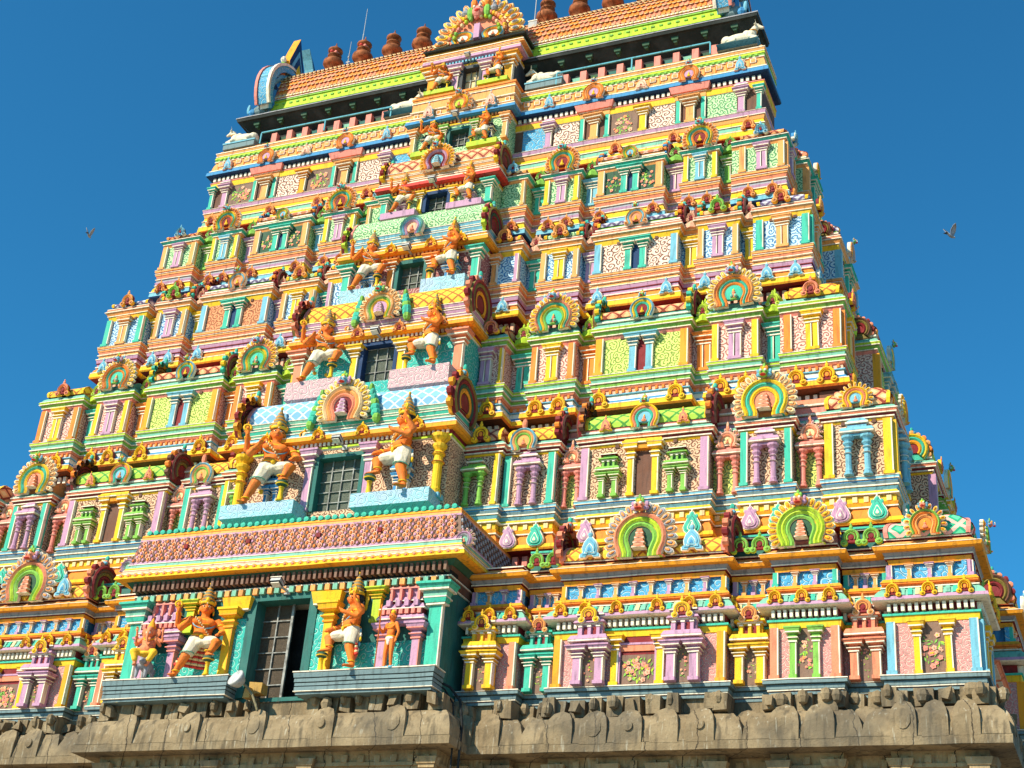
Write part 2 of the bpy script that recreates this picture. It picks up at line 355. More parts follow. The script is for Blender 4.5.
def kudu(mb, T, R, cols, inner, petals=None, crest=None, frill=11, depth=.12, feet=True):
    """great horseshoe arch: concentric coloured bands, flame petals round it and a lion mask on top"""
    R *= random.uniform(.95, 1.06); tl = random.uniform(-.035, .035); T0 = T
    T = lambda u, n, h: T0(u*cos(tl) - h*sin(tl), n, h*cos(tl) + u*sin(tl))
    hc = R*.72; k = len(cols); r = R; st = R*.56/k
    if petals:
        pc, pc2 = petals; frill = int(frill*1.5)
        for i in range(frill):
            a = -.42 + (pi + .84)*i/(frill-1); cx = 1.05*R*cos(a); cz = hc + 1.05*R*sin(a)*1.06
            L = R*.40; W = R*.115; e = (cos(a), sin(a)); t = (-sin(a), cos(a))
            for q, cc, nn in ((1.0, 'white', depth*.25), (.84, pc if i % 2 else pc2, depth*.36), (.50, 'maroon', depth*.40), (.40, pc2 if i % 2 else pc, depth*.46)):
                P = []
                for j in range(8):
                    b = 2*pi*j/8; uu = L*q*cos(b)*.62 + L*.25; vv = W*q*sin(b)*(1 + .25*cos(b))
                    P.append((cx + e[0]*uu + t[0]*vv, cz + e[1]*uu + t[1]*vv))
                mb.poly(T, P, -.02, nn, cc)
    for i, c in enumerate(cols):
        mb.horse(T, 0, hc, r - st*.90, r, -.02, depth*(.62 - .09*i), c, seg=24, flare=R, sy=1.0)
        r -= st
    # field
    P = [(r*cos(a0), hc + r*sin(a0)*1.06) for a0 in [(-.75 + (pi+1.5)*i/12) for i in range(13)]]
    mb.poly(T, P, -.03, depth*.25, inner[0])
    if len(inner) > 1:     # small shrine tiers inside the arch
        zz = 0
        for j in range(4):
            ww = r*(1.15 - .17*j); b0 = hc - r*.95 + j*r*.42
            P = [(-ww*.5, b0), (ww*.5, b0), (ww*.5, b0 + r*.14), (ww*.36, b0 + r*.18), (ww*.36, b0 + r*.40), (-ww*.36, b0 + r*.40), (-ww*.36, b0 + r*.18), (-ww*.5, b0 + r*.14)]
            mb.poly(T, P, 0, depth*(.9 - .06*j), inner[1])
            P = [(-ww*.5, b0 - .003), (ww*.5, b0 - .003), (ww*.5, b0 + r*.05), (-ww*.5, b0 + r*.05)]
            mb.poly(T, P, 0, depth*(.96 - .06*j), 'white')
    if len(inner) == 1 and R > .13:      # tiny seated image in the arch
        ic = 'salmon' if inner[0] not in ('salmon', 'maroon', 'lavender') else 'yellow'
        for (u, h, q) in ((0, -.42, .30), (0, .02, .20), (-.24, -.5, .16), (.24, -.5, .16)):
            p = T(u*r, depth*.4, hc + h*r); mb.blob(p[0], p[1], p[2], r*q, r*q*.7, r*q*1.15, ic, 7, 4)
        p = T(0, depth*.4, hc + .30*r); mb.blob(p[0], p[1], p[2], r*.12, r*.1, r*.18, 'yellow', 6, 4)
    if feet and R < .2:
        for sg in (-1, 1):
            for q, cc, nn in ((.21, 'white', .55), (.18, cols[0], .7), (.115, 'maroon', .75), (.085, cols[-1], .9)):
                P = [(sg*R*.92 + R*q*cos(b), R*.17 + R*q*.85*sin(b)) for b in [2*pi*j/9 for j in range(9)]]
                mb.poly(T, P, -.02, depth*nn, cc)
    if crest:
        top = hc + R*1.06
        def B(u, h, n, rx, rz, c):
            p = T(u, n, h); q = T(u + rx, n, h); mb.blob(p[0], p[1], p[2], rx, rx*.8, rz, c, 7, 4)
        B(0, top + R*.08, depth*1.1, R*.23, R*.20, crest[0])
        for sg in (-1, 1):
            B(sg*R*.22, top + R*.02, depth, R*.13, R*.10, crest[1]); B(sg*R*.10, top + R*.14, depth*1.7, R*.06, R*.06, 'white')
            B(sg*R*.10, top + R*.34, depth, R*.08, R*.13, crest[2]); B(sg*R*.26, top + R*.22, depth*.9, R*.08, R*.11, crest[1])
        B(0, top - R*.06, depth*1.6, R*.15, R*.05, 'red'); B(0, top + R*.42, depth, R*.07, R*.18, 'green'); B(0, top + R*.28, depth*1.3, R*.09, R*.08, 'yellow')
def pil(mb, x, w, z0, z1, d, c, cap=True, line='white', t=.07):
    """pilaster: plinth block, shaft with painted edge lines, stacked capital"""
    H = z1 - z0; a = x - w/2; b = x + w/2
    ct = z1 - (min(.30, H*.30) if cap else 0)
    mb.box(a, b, d - .05, d + t, z0, ct, c)
    lw = min(w*.11, .011)
    mb.box(b - lw*1.2, b + .003, d, d + t + .004, z0 + .012, ct - .004, line)
    mb.box(a - w*.12, b + w*.12, d - .05, d + t + .03, z0, z0 + .05, c)
    if cap:
        h = z1 - ct; B = []
        for (q0, q1, e0, e1, cc) in ((0,.10,.02,.02,line),(.10,.26,.0,.03,c),(.26,.32,.045,.045,line),(.32,.52,.03,.0,c),(.52,.60,.0,.05,c),(.60,.68,.075,.075,line),(.68,.88,.07,.09,c),(.88,1.0,.10,.10,c)):
            B.append((ct + q0*h, ct + q1*h, e0*w/.12, e1*w/.12, cc))
        mb.bands(a, b, d + t, B, back=d - .05)
def column(mb, x, r, z0, z1, d, c, line='white', n=10):
    H = z1 - z0
    P = [(0,r*1.5),(.05,r*1.5),(.06,r*1.1),(.12,r*1.2),(.15,r),(.52,r*.95),(.54,r*1.25),(.57,r*1.25),(.59,r),(.66,r*.95),(.68,r*1.35),(.71,r*1.35),(.74,r*.9),(.80,r*1.55),(.84,r*1.65),(.87,r*1.0),(.90,r*1.3),(.95,r*2.0),(1.0,r*2.1)]
    mb.lathe(x, d, [(rr, z0 + q*H) for q, rr in P], c, n)
    for q in (.555, .695, .845): mb.lathe(x, d, [(r*1.3, z0 + (q-.008)*H), (r*1.5, z0 + q*H), (r*1.3, z0 + (q+.008)*H)], line, n)
def twin(mb, x, w, z0, z1, d, c, line='white'):
    """double engaged pilaster with a dark slit between"""
    q = w*.40
    pil(mb, x - w*.25, q, z0, z1, d, c, True, line, .08); pil(mb, x + w*.25, q, z0, z1, d, c, True, line, .08)
    mb.box(x - w*.035, x + w*.035, d - .04, d + .045, z0, z1, 'brown')
def aed(name, fr, parent, x, w, z0, z1, d, c, rnd=False, dark='maroon', orn_c=None, fill=None):
    """little painted shrine front: two columns, entablature, storeys and an arch"""
    mb = MB(fr); H = z1 - z0
    cz = z0 + H*(.52 if not rnd else .66)
    for sg in (-1, 1):
        xx = x + sg*w*.30
        if rnd: column(mb, xx, w*.105, z0, cz, d + .09, c)
        else: pil(mb, xx, w*.22, z0, cz, d, c, True, 'white' , .10)
    if fill:
        mb.box(x - w*.19, x + w*.19, d - .03, d + .024, z0, cz, fill)
        flowers(mb, x - w*.17, x + w*.17, z0 + .04, cz - .06, d + .028, 7)
    e = [(cz, cz + H*.05, .0, .0, c), (cz + H*.05, cz + H*.075, .05, .05, 'white'), (cz + H*.075, cz + H*.14, .055, .02, c)]
    mb.bands(x - w*.44, x + w*.44, d + .12, e, back=d - .03)
    t0 = cz + H*.14
    if rnd:
        mb.bands(x - w*.30, x + w*.30, d + .09, [(t0, t0 + H*.08, 0, 0, c), (t0 + H*.08, t0 + H*.11, .03, .03, 'white'), (t0 + H*.11, t0 + H*.20, .02, -.05, c)], back=d - .03)
        return mb.build(name, parent)
    hh = z1 - t0
    mb.box(x - w*.34, x + w*.34, d - .03, d + .06, t0, t0 + hh*.5, c)
    for k in (-1, 0, 1):
        mb.box(x + k*w*.24 - w*.045, x + k*w*.24 + w*.045, d + .05, d + .10, t0, t0 + hh*.42, c)
        mb.box(x + k*w*.24 - w*.055, x + k*w*.24 + w*.055, d + .05, d + .112, t0 + hh*.34, t0 + hh*.40, 'white')
    for k in (-.5, .5): mb.box(x + k*w*.24 - w*.05, x + k*w*.24 + w*.05, d + .05, d + .066, t0 + hh*.05, t0 + hh*.38, dark)
    mb.bands(x - w*.36, x + w*.36, d + .09, [(t0 + hh*.45, t0 + hh*.52, 0, 0, 'white'), (t0 + hh*.52, t0 + hh*.62, .04, .02, c), (t0 + hh*.62, t0 + hh*.84, -.03, -.03, c), (t0 + hh*.84, t0 + hh*.90, .01, .01, 'white'), (t0 + hh*.90, z1, 0, -.03, c)], back=d - .03)
    if orn_c: orn(mb, Tf(x, d + .13, t0 + hh*.86), w*.52, hh*.70, orn_c, 'white', .05, 1)
    return mb.build(name, parent)
def flowers(mb, x0, x1, z0, z1, d, n=16):
    """painted plaster bouquet"""
    cx = (x0+x1)/2; cz = (z0+z1)/2; W = (x1-x0)/2; Hh = (z1-z0)/2
    for i in range(n*3):
        a = random.uniform(0, 2*pi); r = random.random()**.6
        u = cx + W*r*cos(a); h = cz + Hh*r*sin(a); sz = min(W, Hh)*random.uniform(.12, .26)
        if i < n*2:
            b = random.uniform(0, pi)
            mb.face([(u - sz*cos(b), d, h - sz*sin(b)), (u + sz*.35*sin(b), d + .004, h - sz*.35*cos(b)), (u + sz*cos(b), d + .006, h + sz*sin(b)), (u - sz*.35*sin(b), d + .004, h + sz*.35*cos(b))], random.choice(['green', 'lime', 'green']))
        else:
            c = random.choice(['pink', 'palepink', 'salmon', 'palepink', 'pink'])
            mb.face([(u + sz*(.75 + .25*(j % 2))*cos(2*pi*j/10), d + .008 + .002*(i % 3), h + sz*(.75 + .25*(j % 2))*sin(2*pi*j/10)) for j in range(10)], c)
            mb.face([(u + sz*.3*cos(2*pi*j/6), d + .016, h + sz*.3*sin(2*pi*j/6)) for j in range(6)], 'yellow' if i % 2 else 'salmon')
def dentils(mb, x0, x1, d, z0, z1, step, c, back, pr=.07, fillq=.52, c2=None):
    n = max(1, round((x1-x0)/step)); st = (x1-x0)/n
    mb.box(x0, x1, d - .25, d, z0, z1, back)
    for i in range(n):
        a = x0 + st*(i + .5 - fillq/2 + random.uniform(-.05, .05))
        mb.box(a, a + st*fillq, d - .01, d + pr, z0 + (z1-z0)*.10, z1 - (z1-z0)*.05, c2 if (c2 and i % 2) else c)
def vault(mb, x0, x1, d, z0, z1, c, rib, dep=.45, hip=.0, n=7):
    """barrel roof running along x, front quarter, rolled ends if hip"""
    rows = []; H = z1 - z0
    for i in range(n+1):
        t = (pi*.5)*i/n; e = .055*sin(min(1, i/n*2.2)*pi)
        dd = d - dep*(1 - cos(t)) + e*.6; zz = z0 + H*sin(t)
        hx = hip*(1 - cos(t)) - (.03*sin(2*t) if hip else 0)
        rows.append((x0 + hx, x1 - hx, dd, zz))
    for (a0, a1, da, za), (b0, b1, db, zb) in zip(rows, rows[1:]):
        mb.face([(a0,da,za),(a1,da,za),(b1,db,zb),(b0,db,zb)], c)
        mb.face([(a1,da,za),(a1,d-dep-.5,za),(b1,d-dep-.5,zb),(b1,db,zb)], c); mb.face([(a0,d-dep-.5,za),(a0,da,za),(b0,db,zb),(b0,d-dep-.5,zb)], c)
    a0, a1, da, za = rows[-1]; mb.face([(a0,da,za),(a1,da,za),(a1,da-.5,za),(a0,da-.5,za)], c)
    if rib:
        for (xx) in (x0, x1):
            sg = 1 if xx == x0 else -1
            for (a0, a1, da, za), (b0, b1, db, zb) in zip(rows, rows[1:]):
                p, q = (a0, b0) if sg > 0 else (a1, b1)
                mb.mesh([(p-.008*sg,da+.018,za),(p+.05*sg,da+.018,za),(q+.05*sg,db+.018,zb),(q-.008*sg,db+.018,zb),(p+.05*sg,da-.01,za),(q+.05*sg,db-.01,zb)], [(0,1,2,3),(1,4,5,2)], rib)
def endplate(name, fr, parent, x, d, z, R, sg, cols, petals):
    """upright horseshoe gable closing a barrel roof, with carved beast edge"""
    mb = MB(fr)
    T = Te(x, d, z, sg)
    P = [(R*1.02*cos(a), R*.72 + R*1.08*sin(a)) for a in [(-.72 + (pi+1.44)*i/14) for i in range(15)]]
    mb.poly(T, P, -.07, 0, cols[1], petals[0])
    k = len(cols); st = R*.62/k; r = R
    for i, c in enumerate(cols):
        mb.horse(T, 0, R*.72, r - st*.94, r, -.02, .07 - .008*i, c, rim=cols[(i+1) % k]); r -= st
    P = [(r*cos(a), R*.72 + r*sin(a)) for a in [(-.75 + (pi+1.5)*i/10) for i in range(11)]]
    mb.poly(T, P, -.02, .03, 'maroon')
    for i in range(11):
        a = -.35 + (pi + .7)*i/10; L = R*.20; W = R*.17
        P = [(R*1.04*cos(a) + L*.9*cos(b)*cos(a) - W*sin(b)*sin(a), R*.72 + R*1.08*sin(a) + L*.9*cos(b)*sin(a) + W*sin(b)*cos(a)) for b in [2*pi*j/7 for j in range(7)]]
        mb.poly(T, P, -.06, .02, petals[i % 2])
    p = T(0, -.02, R*1.95); mb.blob(p[0], p[1], p[2], .06, R*.20, R*.18, petals[0]); p = T(0, -.02, R*2.2); mb.blob(p[0], p[1], p[2], .04, R*.10, R*.16, 'teal')
    p = T(R*.2, -.01, R*1.9); mb.blob(p[0], p[1], p[2], .07, R*.10, R*.10, 'sky')
    return mb.build(name, parent)

# ------------------------------------------------------------------ the tower
tower = empty('temple_tower', (0, 4.6, -6.7))
tag(tower, 'towering pyramidal temple gateway in multicoloured painted plaster storeys over a weathered granite base', 'temple tower')
def part(o):
    o.parent = tower; o.matrix_parent_inverse = tower.matrix_basis.inverted(); return o
Y = {1: 0., 2: 1.186, 3: 1.975, 4: 2.552, 5: 3.142, 6: 3.64}
W = {1: 10.0, 2: 8.87, 3: 8.03, 4: 7.43, 5: 6.88, 6: 6.35}
def curve(z0, z1, e0, e1, c, n=3, pw=1.6):
    out = []
    for i in range(n):
        a, b = i/n, (i+1)/n
        out.append((z0 + (z1-z0)*a, z0 + (z1-z0)*b, e0 + (e1-e0)*a**pw, e0 + (e1-e0)*b**pw, c))
    return out
TI = {}
TI[1] = dict(zb=0.0, zt=.71, sill=[(-.20,-.15,.03,.03,'ledge'),(-.15,-.13,.05,.05,'white'),(-.13,-.075,.06,.06,'ledge'),(-.075,-.065,.035,.035,'darkgrey'),(-.065,-.015,.10,.10,'ledge'),(-.015,0,.11,.10,'white')],
    cor=[(.71,.80,.02,.03,'yellow'),(.80,.83,.05,.05,'teal'),(.83,.97,-.02,-.02,'maroon'),(.97,.985,.15,.17,'white'),(.985,1.03,.17,.16,'lavender')] + curve(1.03,1.17,.14,.04,'mint') + [(1.17,1.185,.06,.06,'white'),(1.185,1.235,.02,.0,'peach'),(1.235,1.255,.05,.05,'orange'),(1.255,1.31,.06,.02,'gold'),(1.31,1.54,-.10,-.10,'blue'),
         (1.54,1.62,-.05,-.03,'gold'),(1.62,1.64,.0,.0,'white'),(1.64,1.70,-.02,.02,'grey'),(1.70,1.75,.12,.14,'gold'),(1.75,1.765,.14,.12,'white'),(1.765,1.88,.09,-.04,'peach'),(1.88,1.90,.0,.0,'white')],
    den=(.84,.96,.085,'white','maroon',.05), top=1.90, kz=(1.03,.20), scr='pink_scroll')
TI[2] = dict(zb=3.38, zt=4.29, sill=[(2.35,2.60,-.12,-.12,'maroon'),(2.60,2.63,.10,.12,'gold'),(2.63,2.69,.12,.11,'yellow')] + curve(2.69,2.88,.09,.02,'orange') + [(2.88,2.90,.05,.05,'white'),(2.90,2.96,.03,.05,'gold'),(2.96,3.08,.02,.02,'yellow'),(3.08,3.10,.07,.07,'white'),(3.10,3.15,.06,.03,'yellow'),(3.15,3.21,.03,.06,'sky'),(3.21,3.23,.075,.075,'white'),(3.23,3.29,.04,.06,'ledge'),(3.29,3.315,.06,.06,'blue'),(3.315,3.325,.08,.08,'white'),(3.325,3.365,.08,.08,'sky'),(3.365,3.38,.09,.08,'white')],
    cor=[(4.29,4.33,.01,.03,'yellow'),(4.33,4.35,.05,.05,'white'),(4.35,4.385,.05,.07,'maroon'),(4.385,4.40,.09,.09,'white'),(4.40,4.44,.08,.10,'salmon'),(4.44,4.455,.11,.11,'white')] + curve(4.455,4.56,.09,-.02,'mint',2),
    den=(2.38,2.57,.17,'pink','maroon',.07), top=4.56, kz=(2.62,.40), scr='tan_scroll')
TI[3] = dict(zb=6.05, zt=6.77, sill=[(5.13,5.34,-.13,-.13,'brown'),(5.34,5.37,.10,.13,'orange'),(5.37,5.46,.13,.12,'yellow'),(5.46,5.475,.12,.12,'white')] + curve(5.475,5.56,.09,.03,'blue',2) + [(5.56,5.65,.03,.02,'white'),(5.65,5.67,.05,.05,'sky'),(5.67,5.76,.02,.01,'palepink'),(5.76,5.80,.03,.05,'salmon'),(5.80,5.815,.06,.06,'white'),(5.815,5.88,.04,.06,'green'),(5.88,5.90,.08,.08,'white'),(5.90,5.97,.05,.06,'mint'),(5.97,5.99,.07,.07,'green'),(5.99,6.0,.085,.085,'white'),(6.0,6.035,.09,.09,'lime'),(6.035,6.05,.10,.09,'white')],
    cor=[(6.77,6.83,.0,.03,'pink'),(6.83,6.845,.05,.05,'white'),(6.845,6.90,.04,.08,'green'),(6.90,6.915,.10,.10,'white'),(6.915,6.96,.09,.11,'lime'),(6.96,6.975,.10,.09,'white')] + curve(6.975,7.10,.08,-.02,'mint',2),
    den=(5.15,5.31,.13,'white','brown',.05), top=7.10, kz=(5.40,.36), scr='rose_scroll')
TI[4] = dict(zb=8.50, zt=9.14, sill=[(7.45,7.74,-.12,-.12,'maroon'),(7.74,7.77,.09,.11,'gold'),(7.77,7.87,.11,.10,'yellow'),(7.87,7.885,.10,.10,'white')] + curve(7.885,8.02,.08,.02,'orange',2) + [(8.02,8.04,.05,.05,'white'),(8.04,8.11,.03,.03,'lavender'),(8.11,8.125,.05,.05,'maroon'),(8.125,8.20,.04,.06,'lavender'),(8.20,8.215,.07,.07,'white'),(8.215,8.30,.04,.02,'peach'),(8.30,8.315,.06,.06,'white'),(8.315,8.38,.03,.05,'salmon'),(8.38,8.415,.06,.06,'peach'),(8.415,8.425,.075,.075,'white'),(8.425,8.445,.06,.06,'salmon'),(8.445,8.485,.08,.08,'peach'),(8.485,8.50,.09,.08,'white')],
    cor=[(9.14,9.24,.0,.03,'yellow'),(9.24,9.255,.05,.05,'white'),(9.255,9.32,.04,.08,'peach'),(9.32,9.335,.10,.10,'white'),(9.335,9.40,.09,.06,'salmon'),(9.40,9.415,.07,.07,'white'),(9.415,9.47,.04,-.01,'pink')],
    den=(7.50,7.70,.13,'palepink','maroon',.07), top=9.47, kz=(7.84,.32), scr='blue_scroll')
TI[5] = dict(zb=10.67, zt=11.27, sill=[(9.66,9.96,-.12,-.12,'navy'),(9.96,9.985,.08,.10,'navy'),(9.985,10.09,.10,.09,'sky'),(10.09,10.105,.10,.10,'white')] + curve(10.105,10.28,.08,.02,'yellow',2) + [(10.28,10.295,.05,.05,'white'),(10.295,10.36,.03,.05,'lavender'),(10.36,10.43,.04,.02,'grey'),(10.43,10.445,.05,.05,'white'),(10.445,10.53,.02,.05,'salmon'),(10.53,10.57,.06,.06,'peach'),(10.57,10.58,.075,.075,'white'),(10.58,10.61,.06,.06,'salmon'),(10.61,10.655,.08,.08,'peach'),(10.655,10.67,.09,.08,'white')],
    cor=[(11.27,11.33,.0,.03,'peach'),(11.33,11.345,.05,.05,'white'),(11.345,11.39,.05,.09,'teal'),(11.39,11.405,.10,.10,'white'),(11.405,11.48,.07,.0,'green')],
    den=(9.70,9.92,.13,'lime','navy',.06), top=11.48, kz=(10.06,.28), scr='green_scroll')
BAYS = {  # x0, x1, kind, edge, centre, roof, extra
 1: [('F',2.80,3.624,'salmon','yellow'),('r',3.624,4.225,'teal'),('C',4.225,6.69,'gold','lavender'),('r',6.69,7.32,'yellow'),('D',7.32,8.236,'salmon','green'),('r',8.236,8.855,'salmon'),('E',8.855,10.0,'sky','yellow')],
 2: [('F',1.95,2.62,'yellow','green'),('B',2.67,3.54,'teal','lavender'),('r',3.54,4.0,'pink'),('C',4.0,6.08,'lavender','green'),('r',6.08,6.60,'pink'),('D',6.60,7.37,'teal','lavender'),('r',7.37,7.88,'pink'),('E',7.88,8.87,'yellow','sky')],
 3: [('F',1.65,2.15,'yellow','lavender'),('r',2.15,2.65,'teal'),('B',2.65,3.43,'orange','yellow'),('r',3.43,3.84,'orange'),('C',3.84,5.47,'gold','sky'),('r',5.47,5.90,'orange'),('D',5.90,6.67,'yellow','lavender'),('r',6.67,7.11,'teal'),('E',7.11,8.03,'orange','yellow')],
 4: [('F',1.42,2.03,'lavender','peach'),('r',2.03,2.43,'teal'),('B',2.43,3.16,'peach','yellow'),('r',3.16,3.49,'lavender'),('C',3.49,5.06,'sky','teal'),('r',5.06,5.45,'yellow'),('D',5.45,6.17,'peach','lavender'),('r',6.17,6.50,'yellow'),('E',6.50,7.43,'teal','peach')],
 5: [('F',1.24,1.75,'peach','peach'),('r',1.75,2.13,'teal'),('B',2.13,2.83,'yellow','lavender'),('r',2.83,3.24,'sky'),('C',3.24,4.53,'peach','teal'),('r',4.53,4.96,'lavender'),('D',4.96,5.60,'yellow','sky'),('r',5.60,6.04,'green'),('E',6.04,6.88,'peach','lavender')],
}
ORN = {1: ('yellow','yellow'), 2: ('lavender','teal'), 3: ('yellow','yellow'), 4: ('sky','sky'), 5: ('peach','peach')}
VAULT = {1: dict(E='green_lattice', C='yellow_lattice'), 2: dict(E='orange_lattice', C='lime_lattice'), 3: dict(E='yellow_lattice', C='orange_lattice'), 4: dict(E='grey_lattice', C='grey_lattice'), 5: dict(E='orange_lattice', C='rust_lattice')}
RH = {1: .34, 2: .36, 3: .28, 4: .20, 5: .17}       # roof heights
RECD = -.26
KARCH = {  # colours of the big arches per storey
 1: (['orange','lime','lime','green'], ('salmon','peach'), ('yellow','orange'), ('salmon','lavender','green')),
 2: (['yellow','teal','yellow'], ('salmon','salmon'), ('peach','cream'), ('green','sky','orange')),
 3: (['salmon','teal','yellow','green'], ('teal',), ('peach','yellow'), ('sky','lavender','orange')),
 4: (['peach','green','orange'], ('peach',), ('peach','yellow'), ('sky','green','orange')),
 5: (['yellow','teal','orange'], ('maroon',), ('peach','orange'), ('sky','teal','orange')),
}
def base_and_cornice(mb, t, x0, x1, d, flat, back=-1.0):
    T = TI[t]; zb, zt = T['zb'], T['zt']
    mb.bands(x0, x1, d, T['sill'], back, flat)
    if flat: mb.face([(x0,d,zb),(x1,d,zb),(x1,d,zt),(x0,d,zt)], T['scr'])
    else:
        mb.bands(x0, x1, d, [(zb, zt, 0, 0, T['scr'])], back)
    mb.bands(x0, x1, d, T['cor'], back, flat)
    z0, z1, st, c, bk, pr = T['den']
    dd = d - (.02 if t == 1 else .12)
    dentils(mb, x0, x1, dd, z0, z1, st, c, bk, pr + (.05 if t == 1 else 0), .5)
    if t == 2:
        n = max(2, round((x1-x0)/.16))
        for i in range(n):
            a = x0 + (x1-x0)*(i+.5)/n; mb.box(a-.035, a+.035, d, d+.045, 2.975, 3.06, 'cream')
    if t == 3:
        n = max(2, round((x1-x0)/.12))
        for i in range(n):
            a = x0 + (x1-x0)*(i+.5)/n; mb.box(a-.02, a+.02, d, d+.045, 5.69, 5.75, 'orange')
    if t == 1:   # clerestory: little pilasters between azure scroll panels
        n = max(2, round((x1-x0)/(.27 if not flat else .16)))
        dd = d - .10
        mb.box(x0, x1, dd-.05, dd+.012, 1.315, 1.535, 'azure_scroll')
        for i in range(n+1):
            a = x0 + .05 + (x1-x0-.10)*i/n
            e = i in (0, n)
            cc = ('lavender','peach')[i % 2] if not e else ('teal' if int(x0*7) % 3 == 0 else 'lavender' if int(x0*7) % 3 == 1 else 'gold')
            pil(mb, a, .07 if e else .05, 1.315, 1.54, dd + .01, cc, not e, 'white', .05)
        n = max(2, int((x1-x0)/.09))
        for i in range(n):      # teal and pale leaf segments of the curved eave
            a = x0 + (x1-x0)*(i+.5)/n
            mb.mesh([(a-.03,d+.135,1.045),(a+.03,d+.135,1.045),(a+.028,d+.085,1.15),(a-.028,d+.085,1.15),(a-.03,d+.152,1.045),(a+.03,d+.152,1.045),(a+.028,d+.100,1.15),(a-.028,d+.100,1.15)], [(4,5,6,7),(0,4,7,3),(5,1,2,6),(0,1,5,4)], ('teal','cream','mint')[i % 3])
        for q in ((.04,.19,.38,.62,.81,.96) if (x1-x0) > 1.5 else (.10,.50,.90) if not flat else (.10,.90)):
            orn(mb, Tf(x0 + (x1-x0)*q, d + .15, 1.12), .20, .21, 'yellow', 'gold', .06, 1)
def sub(mbf, name, par, *a, **k):
    pass
